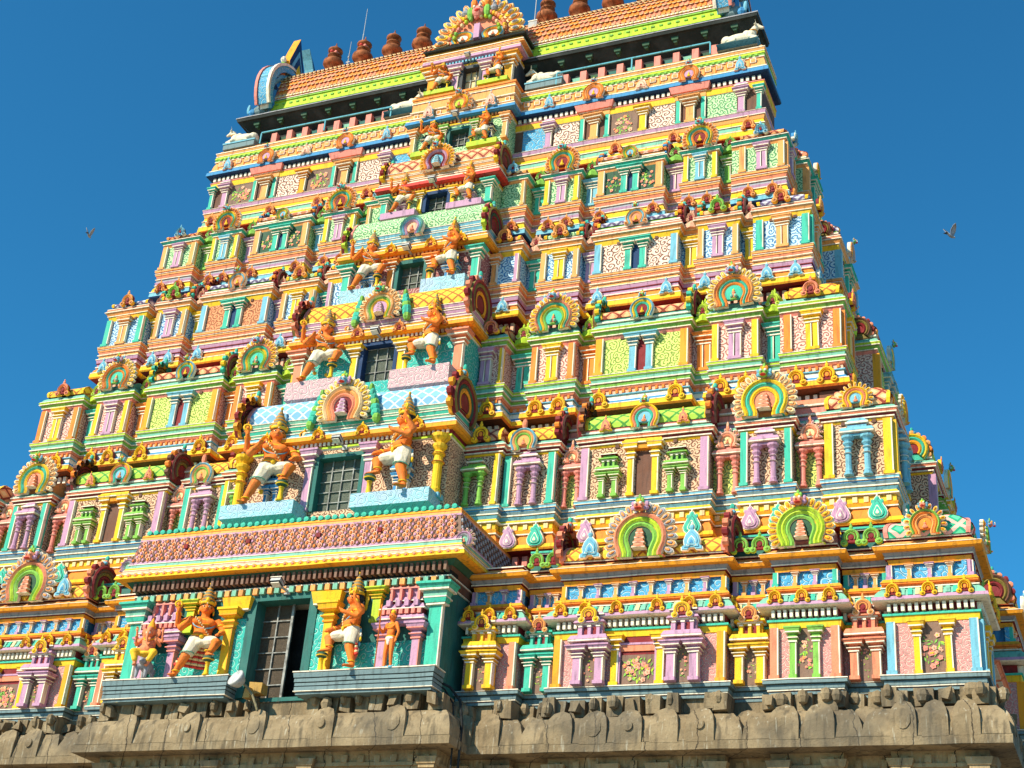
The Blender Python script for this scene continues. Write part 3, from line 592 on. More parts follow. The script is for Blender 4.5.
def make_bay(t, spec, frm, mirror, extra_d=0, back=-1.0, flank=False):
    kind, x0, x1 = spec[0], spec[1], spec[2]
    if mirror: x0, x1 = -x1, -x0
    T = TI[t]; zb, zt = T['zb'], T['zt']; scr = T['scr']
    w = x1 - x0; cx = (x0+x1)/2
    flat = kind == 'r'
    d = (RECD if flat else (.14 if kind == 'F' and t > 1 else 0)) + extra_d
    mb = MB(frm)
    nm = {'r':'recess_bay','E':'corner_bay','C':'wide_bay','D':'arched_bay','B':'arched_bay','F':'flank_bay'}[kind]
    base_and_cornice(mb, t, x0, x1, d, flat, back)
    bay = part(mb.build(nm))
    def P(x, ww, c, cap=True, name='pilaster', dd=0):
        m = MB(frm); pil(m, x, ww, zb, zt, d + dd, c, cap); m.build(name, bay)
    def TW(x, ww, c, dd=0):
        m = MB(frm); twin(m, x, ww, zb, zt, d + dd, c); m.build('pilaster_pair', bay)
    def PAN(a, b, c, z0=None, z1=None, dd=.015, fl=0):
        m = MB(frm); m.box(a, b, d - .05, d + dd, z0 or zb + .01, z1 or zt - .01, c)
        if fl: flowers(m, a + (b-a)*.06, b - (b-a)*.06, zb + (zt-zb)*.14, zt - (zt-zb)*.22, d + dd + .004, fl)
        m.build('panel', bay)
    kx = [.2, .8]
    if kind == 'r':
        c = spec[3]
        if t == 1:
            aed('niche_shrine', frm, bay, cx, w*.78, zb, 1.04, d + .09, c, False, 'maroon', 'peach', 'taupe')
            for q in (.28, .72):
                m = MB(frm); orn(m, Tf(x0 + w*q, d + .16, 2.02), w*.42, .26, 'green', 'lime', .05, 1); m.build('arch_ornament', bay)
            m = MB(frm)
            m.bands(x0, x1, d, [(1.90,2.16,-.02,-.05,'deepteal'),(2.16,2.18,.0,.0,'white'),(2.18,2.21,.02,.02,'teal')], -1, True)
            m.build('parapet', bay)
        elif t == 2:
            PAN(x0 + .01, x1 - .01, 'limeyellow_scroll')
            aed('niche_shrine', frm, bay, cx, w*.80, zb, 4.30, d + .02, c, True)
            m = MB(frm); kudu(m, Tf(cx, d + .14, 4.15), w*.30, ['palepink','salmon'], ('cream',), ('palepink','lavender'), None, 7, .06)
            p = (cx, d + .14, 4.15 + w*.60); m.blob(*p, .035, .03, .07, 'salmon'); m.blob(p[0], p[1], p[2] + .08, .022, .02, .06, 'palepink')
            m.build('arch_ornament', bay)
        else:
            TW(cx, w*(.62 if t > 3 else .58), c)
            m = MB(frm); gz = T['top']
            oc = {3:'lime',4:'palepink',5:'green'}[t]; hh = {3:.30,4:.24,5:.22}[t]
            m.lathe(cx, d + .02, [(w*.44, gz-.14), (w*.46, gz - .05), (w*.30, gz + .03), (w*.36, gz + .06), (w*.32, gz + .06 + hh*.35), (w*.16, gz + .06 + hh*.7), (w*.05, gz + .06 + hh*.8), (w*.06, gz + .06 + hh*.95), (.005, gz + .06 + hh*1.15)], oc, 8)
            orn(m, Tf(cx, d + .02 + w*.34, gz + .10), w*.50, hh*.8, oc, 'white', .05, 1)
            m.build('roof_dome', bay)
    elif kind in 'EDBF':
        edge, cen = spec[3], spec[4]
        ew = min(.12, w*.125) if t > 1 else .10
        if kind == 'F':
            xs = [x1 - ew/2] if not mirror else [x0 + ew/2]
            P(xs[0], ew, edge, False)
            fx = cx - (.06 if not mirror else -.06)
            if t == 1: aed('niche_shrine', frm, bay, fx - (.02 if not mirror else -.02), .50, zb, 1.04, d + .09, cen, False, 'orange', 'yellow', 'taupe')
            elif t == 2: aed('niche_shrine', frm, bay, fx, .40, zb, 4.24, d + .02, cen, True)
            elif t == 3: TW(fx, .22, cen)
            elif t == 4: P(fx - (.12 if not mirror else -.12), .11, cen)
            else: PAN(x0 + .05, x1 - .05, 'green_scroll')
        else:
            P(x0 + ew/2, ew + .010, edge, False); P(x1 - ew/2, ew + .010, edge, False)
            if t == 1:
                pw = .085; off = w*.17
                PAN(x0 + ew, cx - off, 'pink_scroll'); PAN(cx + off, x1 - ew, 'pink_scroll')
                PAN(cx - off, cx + off, 'taupe', fl=14)
                P(cx - off, pw, cen); P(cx + off, pw, cen)
            elif t == 2:
                PAN(x0 + ew, x1 - ew, 'tan_scroll')
                aed('niche_shrine', frm, bay, cx, .46 if kind == 'E' else .42, zb, 4.34, d + .02, cen, True)
            else:
                PAN(x0 + ew + .02, cx - w*.12, scr if t != 3 else 'rose_scroll'); PAN(cx + w*.12, x1 - ew - .02, scr)
                TW(cx, w*(.25 if kind == 'E' else .30), cen)
    else:  # C wide bay
        edge, cen = spec[3], spec[4]; ew = .12 if t > 1 else .10
        P(x0 + ew/2, ew + .010, edge, False); P(x1 - ew/2, ew + .010, edge, False)
        if t == 1:
            PAN(x0 + ew, cx - .34, 'pink_scroll'); PAN(cx + .34, x1 - ew, 'pink_scroll')
            for sg in (-1, 1):
                aed('niche_shrine', frm, bay, cx + sg*w*.275, .54, zb, 1.06, d + .09, cen, False, 'maroon', 'yellow', 'taupe')
                P(cx + sg*.33, .105, 'yellow', True)
            m = MB(frm); m.box(cx - .28, cx + .28, d - .2, d + .012, zb, zt, 'maroon')
            m.box(cx - .27, cx + .27, d - .02, d + .035, zt - .22, zt - .13, 'salmon'); m.box(cx - .27, cx + .27, d - .02, d + .045, zt - .13, zt - .10, 'lavender')
            m.box(cx - .25, cx + .27, d, d + .02, zb + .01, zt - .27, 'taupe'); flowers(m, cx - .22, cx + .24, zb + .05, zt - .30, d + .026, 22)
            for sg in (-1, 1): m.box(cx + sg*.27 - .02, cx + sg*.27 + .02, d, d + .06, zb, zt, 'lavender')
            m.build('blind_door', bay)
        elif t == 2:
            PAN(x0 + ew, x1 - ew, 'tan_scroll')
            for sg in (-1, 1):
                aed('niche_shrine', frm, bay, cx + sg*w*.27, .36, zb, 4.16, d + .02, 'green', False, 'darkgreen')
                P(cx + sg*.20, .10, 'yellow', True, dd=.02)
            m = MB(frm); m.box(cx - .13, cx + .13, d - .1, d + .03, zb + .01, zt - .14, 'brown')
            m.bands(cx - .30, cx + .30, d + .12, [(zt - .12, zt - .04, 0, .02, 'gold'), (zt - .04, zt - .02, .05, .05, 'white'), (zt - .02, zt + .05, .04, 0, 'yellow')], d - .02)
            m.build('blind_door', bay)
        else:
            sc_ = {3:'lime_scroll',4:'cream_scroll' if not mirror else 'rust_scroll',5:'darkgreen'}[t]
            g = .17*w/1.6
            PAN(x0 + ew + .02, cx - g - .02, sc_, fl=12 if t == 5 else 0); PAN(cx + g + .02, x1 - ew - .02, sc_, fl=12 if t == 5 else 0)
            m = MB(frm); m.box(cx - g*.5, cx + g*.5, d - .1, d + .02, zb, zt, 'maroon' if t == 3 else 'navy'); m.build('blind_door', bay)
            P(cx - g*.85, .12, cen); P(cx + g*.85, .12, cen)
    # roof over the bay
    gz = T['top']; h = RH[t]; Ts = Tf
    if kind in 'EC' or (kind == 'F' and t > 1):
        m = MB(frm); vc = VAULT[t].get(kind, 'orange_lattice')
        rib = {1:'pink',2:'yellow',3:'yellow',4:'yellow',5:'peach'}[t]
        if kind == 'C' and t > 1: m.bands(x0, x1, d, [(gz, gz + .03, .03, .03, 'white'), (gz + .03, gz + .08, .0, .0, {2:'pink',3:'mint',4:'green',5:'peach'}[t])], -1)
        zz = gz + (.08 if kind == 'C' and t > 1 else 0)
        vault(m, x0 + .02, x1 - .02, d + .02, zz, zz + h, vc, rib, .42 if t == 1 else .36, .12 if kind != 'C' else 0)
        m.build('vault_roof', bay)
        m = MB(frm); oc = {1:('orange','green'),2:('yellow','sky'),3:('salmon','peach'),4:('peach','palepink'),5:('sky','teal')}[t]
        if kind == 'C':
            if t == 1:
                A = KARCH[1]; kudu(m, Tf(cx, d + .10, gz - .06), .40, ['salmon','lime','green'], ('darkgreen','salmon'), ('peach','grey'), A[3], 13, .14)
            else:
                cc = {2:['yellow','salmon','teal'],3:['sky','yellow','teal'],4:['peach','sky','peach'],5:['peach','green','yellow']}[t]
                kudu(m, Tf(cx, d + .09, gz - .02), {2:.24,3:.21,4:.20,5:.16}[t], cc, ({2:'sky',3:'maroon',4:'salmon',5:'sky'}[t],), None, ('green','sky','orange') if t < 5 else None, 9, .08)
            m.build('horseshoe_arch', bay)
            for q in (.19, .81):
                m = MB(frm)
                if t == 1: orn(m, Tf(x0 + w*q, d + .10, gz + .17), .32, .34, 'sky', 'white', .06, 2)
                elif t in (2,): orn(m, Tf(x0 + w*q, d + .10, gz + .10), .20, .22, 'salmon', 'yellow', .05, 2)
                if m.f: m.build('arch_ornament', bay)
            Rr = {1:.36,2:.36,3:.32,4:.25,5:.22}[t]
            pal = {1:(['maroon','brown','olive','maroon'],('salmon','maroon')),2:(['brown','maroon','brown','olive'],('brown','orange')),3:(['maroon','olive','brown'],('teal','yellow')),4:(['brown','maroon','brown'],('maroon','orange')),5:(['maroon','brown','maroon'],('blue','orange'))}[t]
            if flank: pal = (['yellow', 'teal', 'gold'], ('peach', 'orange')) if t == 2 else (['brown', 'olive', 'maroon'], ('salmon', 'maroon')); Rr *= .70
            for sg in (-1, 1):
                endplate('end_arch', frm, bay, (x0 - .03 if sg < 0 else x1 + .03), d - .26, gz - .02, Rr, sg, *pal)
        else:
            R2 = {1:.20,2:.17,3:.15,4:.13,5:.12}[t]
            if kind == 'E' and t == 1: kudu(m, Tf(cx, d + .10, gz - .02), .20, ['green','orange','peach'], ('orange',), ('orange','yellow'), ('salmon','sky','green'), 9, .10)
            elif kind == 'E' and t == 2: kudu(m, Tf(cx, d + .10, gz - .06), .20, ['yellow','salmon','yellow'], ('sky',), ('yellow','gold'), None, 9, .08)
            else: orn(m, Tf(cx, d + .12, gz + .10), .30 if t < 5 else .24, .30 if t < 5 else .24, oc[0], 'white' if t == 5 else 'yellow', .07, 1)
            m.build('arch_ornament', bay)
    if kind in 'DB':
        m = MB(frm)
        vault(m, x0 + .06, x1 - .06, d - .06, gz, gz + h*.9, {1:'pink',2:'peach',3:'mint',4:'peach',5:'salmon'}[t], None, .36, .10)
        if kind == 'B' and t in (2, 4) or (kind == 'D' and t == 4):
            vault(m, x0 + .02, x1 - .02, d + .02, gz, gz + h, {2:'yellow_lattice',4:'green_scroll'}[t] if kind == 'B' else 'orange_lattice', 'yellow', .36, 0)
            m.build('vault_roof', bay)
            for sg in (-1, 1):
                if kind == 'B' and sg < 0: continue
                endplate('end_arch', frm, bay, (x0 - .03 if sg < 0 else x1 + .03), d - .24, gz - .02, .30 if t == 2 else .22, sg, ['brown','maroon','olive'], ('teal','orange') if t == 4 else ('maroon','orange'))
            m = MB(frm)
            if t == 2: kudu(m, Tf(cx - .1, d + .12, gz - .22), .22, ['sky','peach','green'], ('peach',), None, None, 9, .08); 
            else: orn(m, Tf(cx, d + .12, gz + .12), .30, .30, 'green' if kind == 'D' else 'peach', 'lime' if kind == 'D' else 'yellow', .07, 1)
            if t == 2: m.blob(cx - .1, d + .14, gz + .25, .05, .04, .10, 'salmon')
            m.build('horseshoe_arch', bay)
        else:
            m.build('vault_roof', bay)
            m = MB(frm); A = KARCH[t]
            Rk = {1:.34,2:.37,3:.33,4:.27,5:.26}[t]
            if t == 3 and kind == 'D': A = (['peach','orange','teal','orange'], ('teal',), ('yellow','cream'), A[3])
            if t == 1: A = (['lime','lime','green'], ('darkgreen','salmon'), ('yellow','gold'), A[3])
            kudu(m, Tf(cx, d + .10, gz - .06), Rk, A[0], A[1], A[2], A[3], 13, .13)
            if t == 3:
                for u, h_ in ((-.035, .12), (.035, .12)): m.blob(cx + u, d + .17, gz + h_, .03, .03, .035, 'mint')
                m.blob(cx, d + .17, gz + .05, .06, .03, .02, 'green')
            m.build('horseshoe_arch', bay)
    # ornaments along the storey's base band
    if t > 1:
        kz, kh = T['kz']; oc = ORN[t]
        if kind == 'r': qs = ()
        elif kind == 'C': qs = (.08, .90)
        elif kind == 'F': qs = (.65,)
        else: qs = (.22, .76)
        for i, q in enumerate(qs):
            m = MB(frm); qq = q if not mirror else 1 - q
            hz = kh*.86; c2 = {3:'gold',5:'orange'}.get(t, 'white')
            orn(m, Tf(x0 + w*qq, d + .12, kz + hz*.5), {2:.28,3:.30,4:.26,5:.25}[t], hz, oc[i % 2], c2, .07, {2:0,3:1,4:2,5:1}[t])
            m.build('arch_ornament', bay)
        if t in (2, 3, 4) and kind in 'CE':   # drain and scaffold holes
            for q in (.28, .74):
                m = MB(frm); m.box(x0 + w*q - .03, x0 + w*q + .03, d, d + .035, zt - .035, zt + .02, 'brown'); m.build('putlog_hole', bay)
    if kind == 'r' and t < 6:      # parapet course closing the gap behind the little roofs
        nz = {1:2.36,2:5.14,3:7.46,4:9.67,5:11.66}[t]; g0 = T['top'] - .02; hh = nz - g0
        m = MB(frm); a, b, c, e = {1:('peach','yellow','salmon','white'),2:('pink','salmon','lavender','white'),3:('yellow','mint','peach','white'),4:('peach','salmon','pink','white'),5:('yellow','peach','salmon','white')}[t]
        dd = d - .10
        m.bands(x0 - .02, x1 + .02, dd, [(g0, g0 + hh*.22, 0, 0, c), (g0 + hh*.22, g0 + hh*.27, .03, .03, e), (g0 + hh*.27, g0 + hh*.48, .01, .01, a), (g0 + hh*.48, g0 + hh*.53, .04, .04, e), (g0 + hh*.53, g0 + hh*.70, .03, .0, b)], -1.0, True)
        m.build('parapet', bay)
    # granite courses below the first storey
    if t == 1: stone_bay(bay, frm, x0, x1, d, kind)
    return bay
def yali(m, x, d, z0, z1, w):
    """weathered carved block of the granite frieze"""
    q = random.random()
    m.box(x - w/2, x + w/2, d - .3, d + random.uniform(.02, .12), z0 + random.uniform(0, .03), z1 - random.uniform(0, .06), 'stone', .022)
    if q < .28: m.blob(x + random.uniform(-.02, .02), d + .12, (z0+z1)/2 + random.uniform(-.04, .06), w*.36, .09, (z1-z0)*.36, 'stone', 7, 4)
    if q > .75: m.blob(x + random.uniform(-.05, .05), d + .06, z0 + (z1-z0)*.72, w*.32, .09, (z1-z0)*.36, 'stone', 7, 4)
    elif q > .4: m.box(x - w*.3, x + w*.25, d, d + .17, z0 + (z1-z0)*.2, z0 + (z1-z0)*.7, 'stone', .03)
def stone_bay(bay, fr, x0, x1, d, kind):
    flat = kind == 'r'
    m = MB(fr); D = d + (-.0 if not flat else .05)
    prof = [(-.97,-.86,.33,.335,'stone'),(-.86,-.85,.315,.315,'stone'),(-.85,-.70,.32,.30,'stone'),(-.70,-.56,.30,.25,'stone'),(-.56,-.46,.25,.16,'stone'),(-.46,-.43,.16,.02,'stone')]
    m.bands(x0, x1, D, prof, -1.0, flat)
    m.bands(x0, x1, D, [(-.43,-.20,-.03,-.03,'stone')], -1.0, flat)
    o = m.build('stone_cornice', bay)
    w = x1 - x0
    n = 1 if w < .75 else 2 if w < 1.0 else 3 if w < 1.5 else 5
    for i in range(n):
        cxx = x0 + w*(i+.5)/n; r = min(.19, w/n*.42)
        m = MB(fr)
        P = [(-r, -.30), (r, -.30), (r*1.02, -.05), (r*.9, .10), (r*.6, .20), (0, .25), (-r*.6, .20), (-r*.9, .10), (-r*1.02, -.05)]
        def Tt(u, nn, h, cxx=cxx): 
            e = .31 - (.0 if h < -.05 else (h + .05)**1.6*.9)
            return (cxx + u, D + e + nn, -.60 + h*.9)
        m.poly(Tt, P, -.04, .028, 'stone')
        if random.random() < .4: m.poly(Tt, [(r*.62*cos(a)*(1 if i % 2 else .93), -.04 + .15*sin(a)) for i, a in enumerate([2*pi*k/16 for k in range(16)])], 0, .040, 'stone')
        if random.random() < .3: m.poly(Tt, [(r*.34*cos(a), -.04 + .08*sin(a)) for a in [2*pi*k/12 for k in range(12)]], 0, .052, 'stone')
        m.build('stone_arch_relief', bay)
    k = max(2, round(w/.27))
    for i in range(k):
        if random.random() < .90:
            m = MB(fr); yali(m, x0 + w*(i+.5)/k, D + .05, -.45, -.16, w/k*random.uniform(.62, .92)); m.build('carved_block', bay)
    if kind != 'r':
        for xx in (x0 + .02, x1 - .02):
            m = MB(fr); yali(m, xx, D + .12, -.45, -.17, .2); m.build('carved_block', bay)
    m = MB(fr)
    m.bands(x0, x1, D, [(-6.7,-2.2,.06,.06,'stonewall'),(-2.2,-2.1,.12,.12,'stonewall'),(-2.1,-1.18,.0,.0,'stonewall'),(-1.18,-1.13,.04,.04,'stonewall'),(-1.13,-.96,.0,.02,'stonewall')], -1.0, flat)
    if not flat:
        for xx in ([x0 + .10, x1 - .10] + ([x0 + w*.36, x0 + w*.64] if w > 1.6 else [])):
            m.bands(xx - .09, xx + .09, D + .05, [(-2.1,-1.22,0,0,'stonewall'),(-1.22,-1.17,.03,.03,'stonewall'),(-1.17,-1.08,.05,.08,'stonewall')], D - .02)
        m.bands(x0 + .30, x1 - .30, D + .02, [(-2.05,-1.42,0,0,'stonewall'),(-1.42,-1.36,.05,.05,'stone')], D - .02)
    for i in range(int(w*4)):
        xx = x0 + w*(i+.5)/int(w*4); m.box(xx - .04, xx + .05, D, D + .05, -1.13, -1.03, 'stonewall', .01)
    m.build('stone_wall', bay)

# solid core so nothing shows through
mb = MB(lambda x, y, z: (x, y, z))
core = [(-6.7, -.2, 1, 0), (-.2, 1.9, 1, .2), (1.9, 4.5, 2, .25), (4.5, 7.1, 3, .25), (7.1, 9.4, 4, .25), (9.4, 11.4, 5, .25), (11.4, 14.0, 6, .2)]
for z0, z1, t, off in core:
    yy = Y[t] + off + .28; ww = W[t] - off - .28
    mb.box(-ww, ww, yy, 9.2 - yy, z0, z1, 'stone' if z0 < -1 else 'brown')
core_o = part(mb.build('inner_masonry'))

for t in (1, 2, 3, 4, 5):
    fr = front(Y[t])
    for sp in BAYS[t]:
        for mir in (False, True): make_bay(t, sp, fr, mir, 0, -.12 if sp[0] == 'E' and not mir else -1.0)
    # right flank: one narrow bay at each corner and a broad projecting middle
    h = 4.6 - Y[t]; fs = side(W[t] - .0, 4.6)
    ew = {1: 1.1, 2: .95, 3: .85, 4: .75, 5: .65}[t]; mid = h*.40
    E_ = [s for s in BAYS[t] if s[0] == 'E'][0]; C_ = [s for s in BAYS[t] if s[0] == 'C'][0]; D_ = [s for s in BAYS[t] if s[0] == 'D'][0]; r_ = [s for s in BAYS[t] if s[0] == 'r'][-1]
    for mir in (False, True):
        make_bay(t, ('E', h - ew, h - .006, E_[3], E_[4]), fs, mir, -.006)
        make_bay(t, ('r', mid + .02, h - ew, r_[3]), fs, mir, -.03)
    make_bay(t, ('C', -mid, mid, C_[3], C_[4]), fs, False, {1:.26,2:.28,3:.28,4:.25,5:.20}[t], flank=True)

# ---- sixth storey: one continuous wall of painted panels
fr6 = front(Y[6])
S6 = [(11.65,11.88,-.12,-.12,'maroon'),(11.88,11.90,.08,.10,'orange'),(11.90,12.02,.10,.09,'yellow'),(12.02,12.035,.09,.09,'white'),(12.035,12.08,.06,.05,'peach'),(12.08,12.18,.05,.04,'mint'),(12.18,12.195,.06,.06,'white'),(12.195,12.30,.04,.02,'yellow'),(12.30,12.385,.03,.05,'peach'),(12.385,12.40,.07,.07,'white'),(12.40,12.485,.06,.08,'lavender'),(12.485,12.50,.09,.08,'white'),(12.50,13.08,0,0,'brown'),
      (13.08,13.09,.02,.02,'white'),(13.09,13.22,.03,.04,'yellow'),(13.22,13.24,.05,.05,'pink'),(13.24,13.38,-.02,-.02,'maroon'),(13.38,13.40,.12,.14,'navy'),(13.40,13.49,.15,.14,'blue'),(13.49,13.53,.14,.10,'sky'),(13.53,13.55,.11,.11,'white')] + curve(13.55,13.82,.08,.02,'peach') + [(13.82,13.84,.05,.05,'white'),(13.84,13.90,.03,.05,'green'),(13.90,13.97,.06,.04,'lime'),(13.97,13.985,.05,.05,'white'),(13.985,14.06,.03,.05,'peach'),(14.06,14.08,.06,.06,'white'),(14.08,14.17,.03,-.02,'peach')]
mb = MB(fr6)
mb.bands(-W[6], W[6], 0, S6, -1.0)
dentils(mb, -W[6], W[6], -.06, 13.25, 13.36, .115, 'white', 'maroon', .12, .5)
dentils(mb, -W[6]-.1, W[6]+.1, -.12, 11.68, 11.85, .12, 'white', 'maroon', .07, .5)
for sg in (-1, 1):
    for i in range(22):
        x = sg*(1.35 + 4.95*i/21.5)
        mb.box(x - .06, x + .06, .04, .095, 13.66, 13.76, 'white'); mb.box(x - .045, x + .045, .05, .102, 13.675, 13.745, 'peach')
        mb.box(x - .09, x - .06, .04, .085, 13.60, 13.80, 'orange')
    for i in range(40):
        x = sg*(1.35 + 4.95*i/39.5); mb.box(x - .03, x + .03, .04, .075, 13.845, 13.885, 'green')
frieze = part(mb.build('upper_gallery_wall'))
for sg in (-1, 1):
    def P6(x, w, c, cap=True):
        m = MB(fr6); pil(m, sg*x, w, 12.50, 13.08, 0, c, cap, 'white', .06); m.build('pilaster', frieze)
    P6(1.89, .13, 'lavender'); P6(2.62, .09, 'teal', False); P6(2.88, .16, 'peach'); P6(3.16, .09, 'teal', False); P6(3.92, .14, 'gold' if sg < 0 else 'yellow')
    P6(4.66, .09, 'teal', False); P6(4.90, .17, 'peach'); P6(5.17, .09, 'teal', False); P6(5.94, .13, 'lavender'); P6(6.29, .09, 'teal')
    for a, b, c, fl in ((1.30,1.80,'azure_scroll',0),(2.0,2.54,'cream_scroll',0),(3.24,3.80,'taupe',16),(4.04,4.58,'cream_scroll',0),(5.24,5.84,'green_scroll' if sg > 0 else 'taupe',0 if sg > 0 else 16)):
        m = MB(fr6); x0, x1 = sorted((sg*a, sg*b)); m.box(x0, x1, -.05, .012, 12.52, 13.07, c)
        if fl: flowers(m, x0 + .05, x1 - .05, 12.57, 13.0, .016, fl)
        m.build('panel', frieze)
    for x in (1.89, 5.94):
        m = MB(fr6); m.bands(sg*x - .11, sg*x + .11, .10, [(13.08,13.14,0,0,'lavender'),(13.14,13.16,.03,.03,'white'),(13.16,13.24,.02,-.02,'lavender')], -.02)
        orn(m, Tf(sg*x, .16, 13.62), .24, .30, 'sky', 'palepink', .05, 2); m.build('arch_ornament', frieze)
    for x in (2.88, 4.90):
        m = MB(fr6); m.bands(sg*x - .32, sg*x + .32, .05, [(13.10,13.22,0,.0,'peach'),(13.22,13.24,.02,.02,'white'),(13.24,13.38,.06,.10,'pink')], -.02)
        kudu(m, Tf(sg*x, .19, 13.44), .22, ['orange','peach','orange'], ('lavender',), None, ('sky','grey','darkgreen'), 9, .07); m.build('horseshoe_arch', frieze)
    m = MB(fr6); orn(m, Tf(sg*3.9, .16, 13.60), .26, .24, 'palepink', 'white', .05, 2); m.build('arch_ornament', frieze)
    for x in (3.4, 6.1, 2.2, 4.6):
        m = MB(fr6); orn(m, Tf(sg*x, .12, 12.16), .26, .26, 'peach', 'orange', .05, 1); m.build('arch_ornament', frieze)

# ---- top pavilion: shaded gallery, eave, barrel roof
FW = front(0)
mb = MB(FW)
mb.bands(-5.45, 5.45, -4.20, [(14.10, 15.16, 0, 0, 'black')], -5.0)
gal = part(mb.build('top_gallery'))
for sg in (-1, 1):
    for i in range(10):
        x = sg*(1.55 + 3.7*i/9)
        m = MB(FW); m.box(x - .07, x + .07, -4.25, -4.06, 14.10, 14.78, 'pink')
        m.build('pilaster', gal)
        if i < 9:
            m = MB(FW); m.box(x + sg*.12 - (.0 if sg > 0 else .18), x + sg*.12 + (.18 if sg > 0 else 0), -4.22, -4.17, 14.22, 14.72, ['deepteal', 'mint', 'darkgreen'][i % 3]); m.build('panel', gal)
mb = MB(FW)
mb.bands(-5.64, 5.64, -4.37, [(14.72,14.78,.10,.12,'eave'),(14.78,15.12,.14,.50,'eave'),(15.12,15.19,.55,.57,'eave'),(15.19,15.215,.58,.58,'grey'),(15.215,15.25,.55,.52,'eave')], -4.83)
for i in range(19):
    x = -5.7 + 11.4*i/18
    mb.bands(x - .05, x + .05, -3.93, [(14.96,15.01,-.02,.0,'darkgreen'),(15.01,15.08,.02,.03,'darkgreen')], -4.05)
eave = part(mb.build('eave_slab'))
mb = MB(FW)
RX = 5.42
mb.bands(-RX, RX, -3.96, [(15.24,15.40,-.02,-.02,'green'),(15.40,15.64,-.01,-.04,'lime'),(15.64,15.70,-.01,-.03,'green'),(15.70,15.72,-.02,-.02,'white'),(15.72,15.75,-.04,-.04,'salmon'),(15.75,15.79,-.01,-.01,'white'),(15.79,15.83,-.03,-.04,'red')], -5.24)
for i in range(118):
    x = -RX + 2*RX*(i+.5)/118
    mb.box(x - .025, x + .025, -4.0, -3.955, 15.745, 15.785, 'cream')
    if i % 2: mb.box(x - .03, x + .04, -4.02, -3.965, 15.52, 15.56, 'green')
def arcp(t):                          # roof section : t 0 eave .. 1 ridge
    a = t*pi/2
    return (-4.02 - .58*(1 - cos(a))**1.0, 15.83 + .92*sin(a))
rows = [arcp(i/14) for i in range(15)]
for (da, za), (db, zb_) in zip(rows, rows[1:]):
    mb.face([(-RX,da,za),(RX,da,za),(RX,db,zb_),(-RX,db,zb_)], 'rust_scroll')
    mb.face([(RX,-9.2-da,za),(-RX,-9.2-da,za),(-RX,-9.2-db,zb_),(RX,-9.2-db,zb_)], 'rust_scroll')
    for xx in (-RX, RX): mb.face([(xx,da,za),(xx,-9.2-da,za),(xx,-9.2-db,zb_),(xx,db,zb_)], 'blue')
roof = part(mb.build('barrel_roof'))
mb = MB(FW)
nr = 10
for j in range(nr):
    d0, z0 = arcp(j/nr); d1, z1 = arcp((j+1.25)/nr)
    n = 96
    for i in range(n):
        x = -RX + .06 + (2*RX - .12)*(i + (.5 if j % 2 else 0))/n; w = .062
        if abs(x) < .95 and j < 7: continue
        c = ('orange', 'salmon', 'salmon', 'orange')[(i*7 + j*5 + random.randint(0, 1)) % 4]
        nx, nz = .7, .5
        P = [(x - w, d0 + .006, z0 + .035), (x - w*.7, d0 + .03, z0 + .008), (x, d0 + .036, z0 - .012), (x + w*.7, d0 + .03, z0 + .008), (x + w, d0 + .006, z0 + .045), (x + w*.8, d1 + .004, z1), (x - w*.8, d1 + .004, z1)]
        mb.face(P, c)
        mb.face([(x - w*.7, d0 + .034, z0 + .004), (x, d0 + .042, z0 - .018), (x + w*.7, d0 + .034, z0 + .004), (x + w*.5, d0 + .040, z0 + .014), (x, d0 + .046, z0 - .002), (x - w*.5, d0 + .040, z0 + .014)], 'cream')
mb.build('roof_tiles', roof)
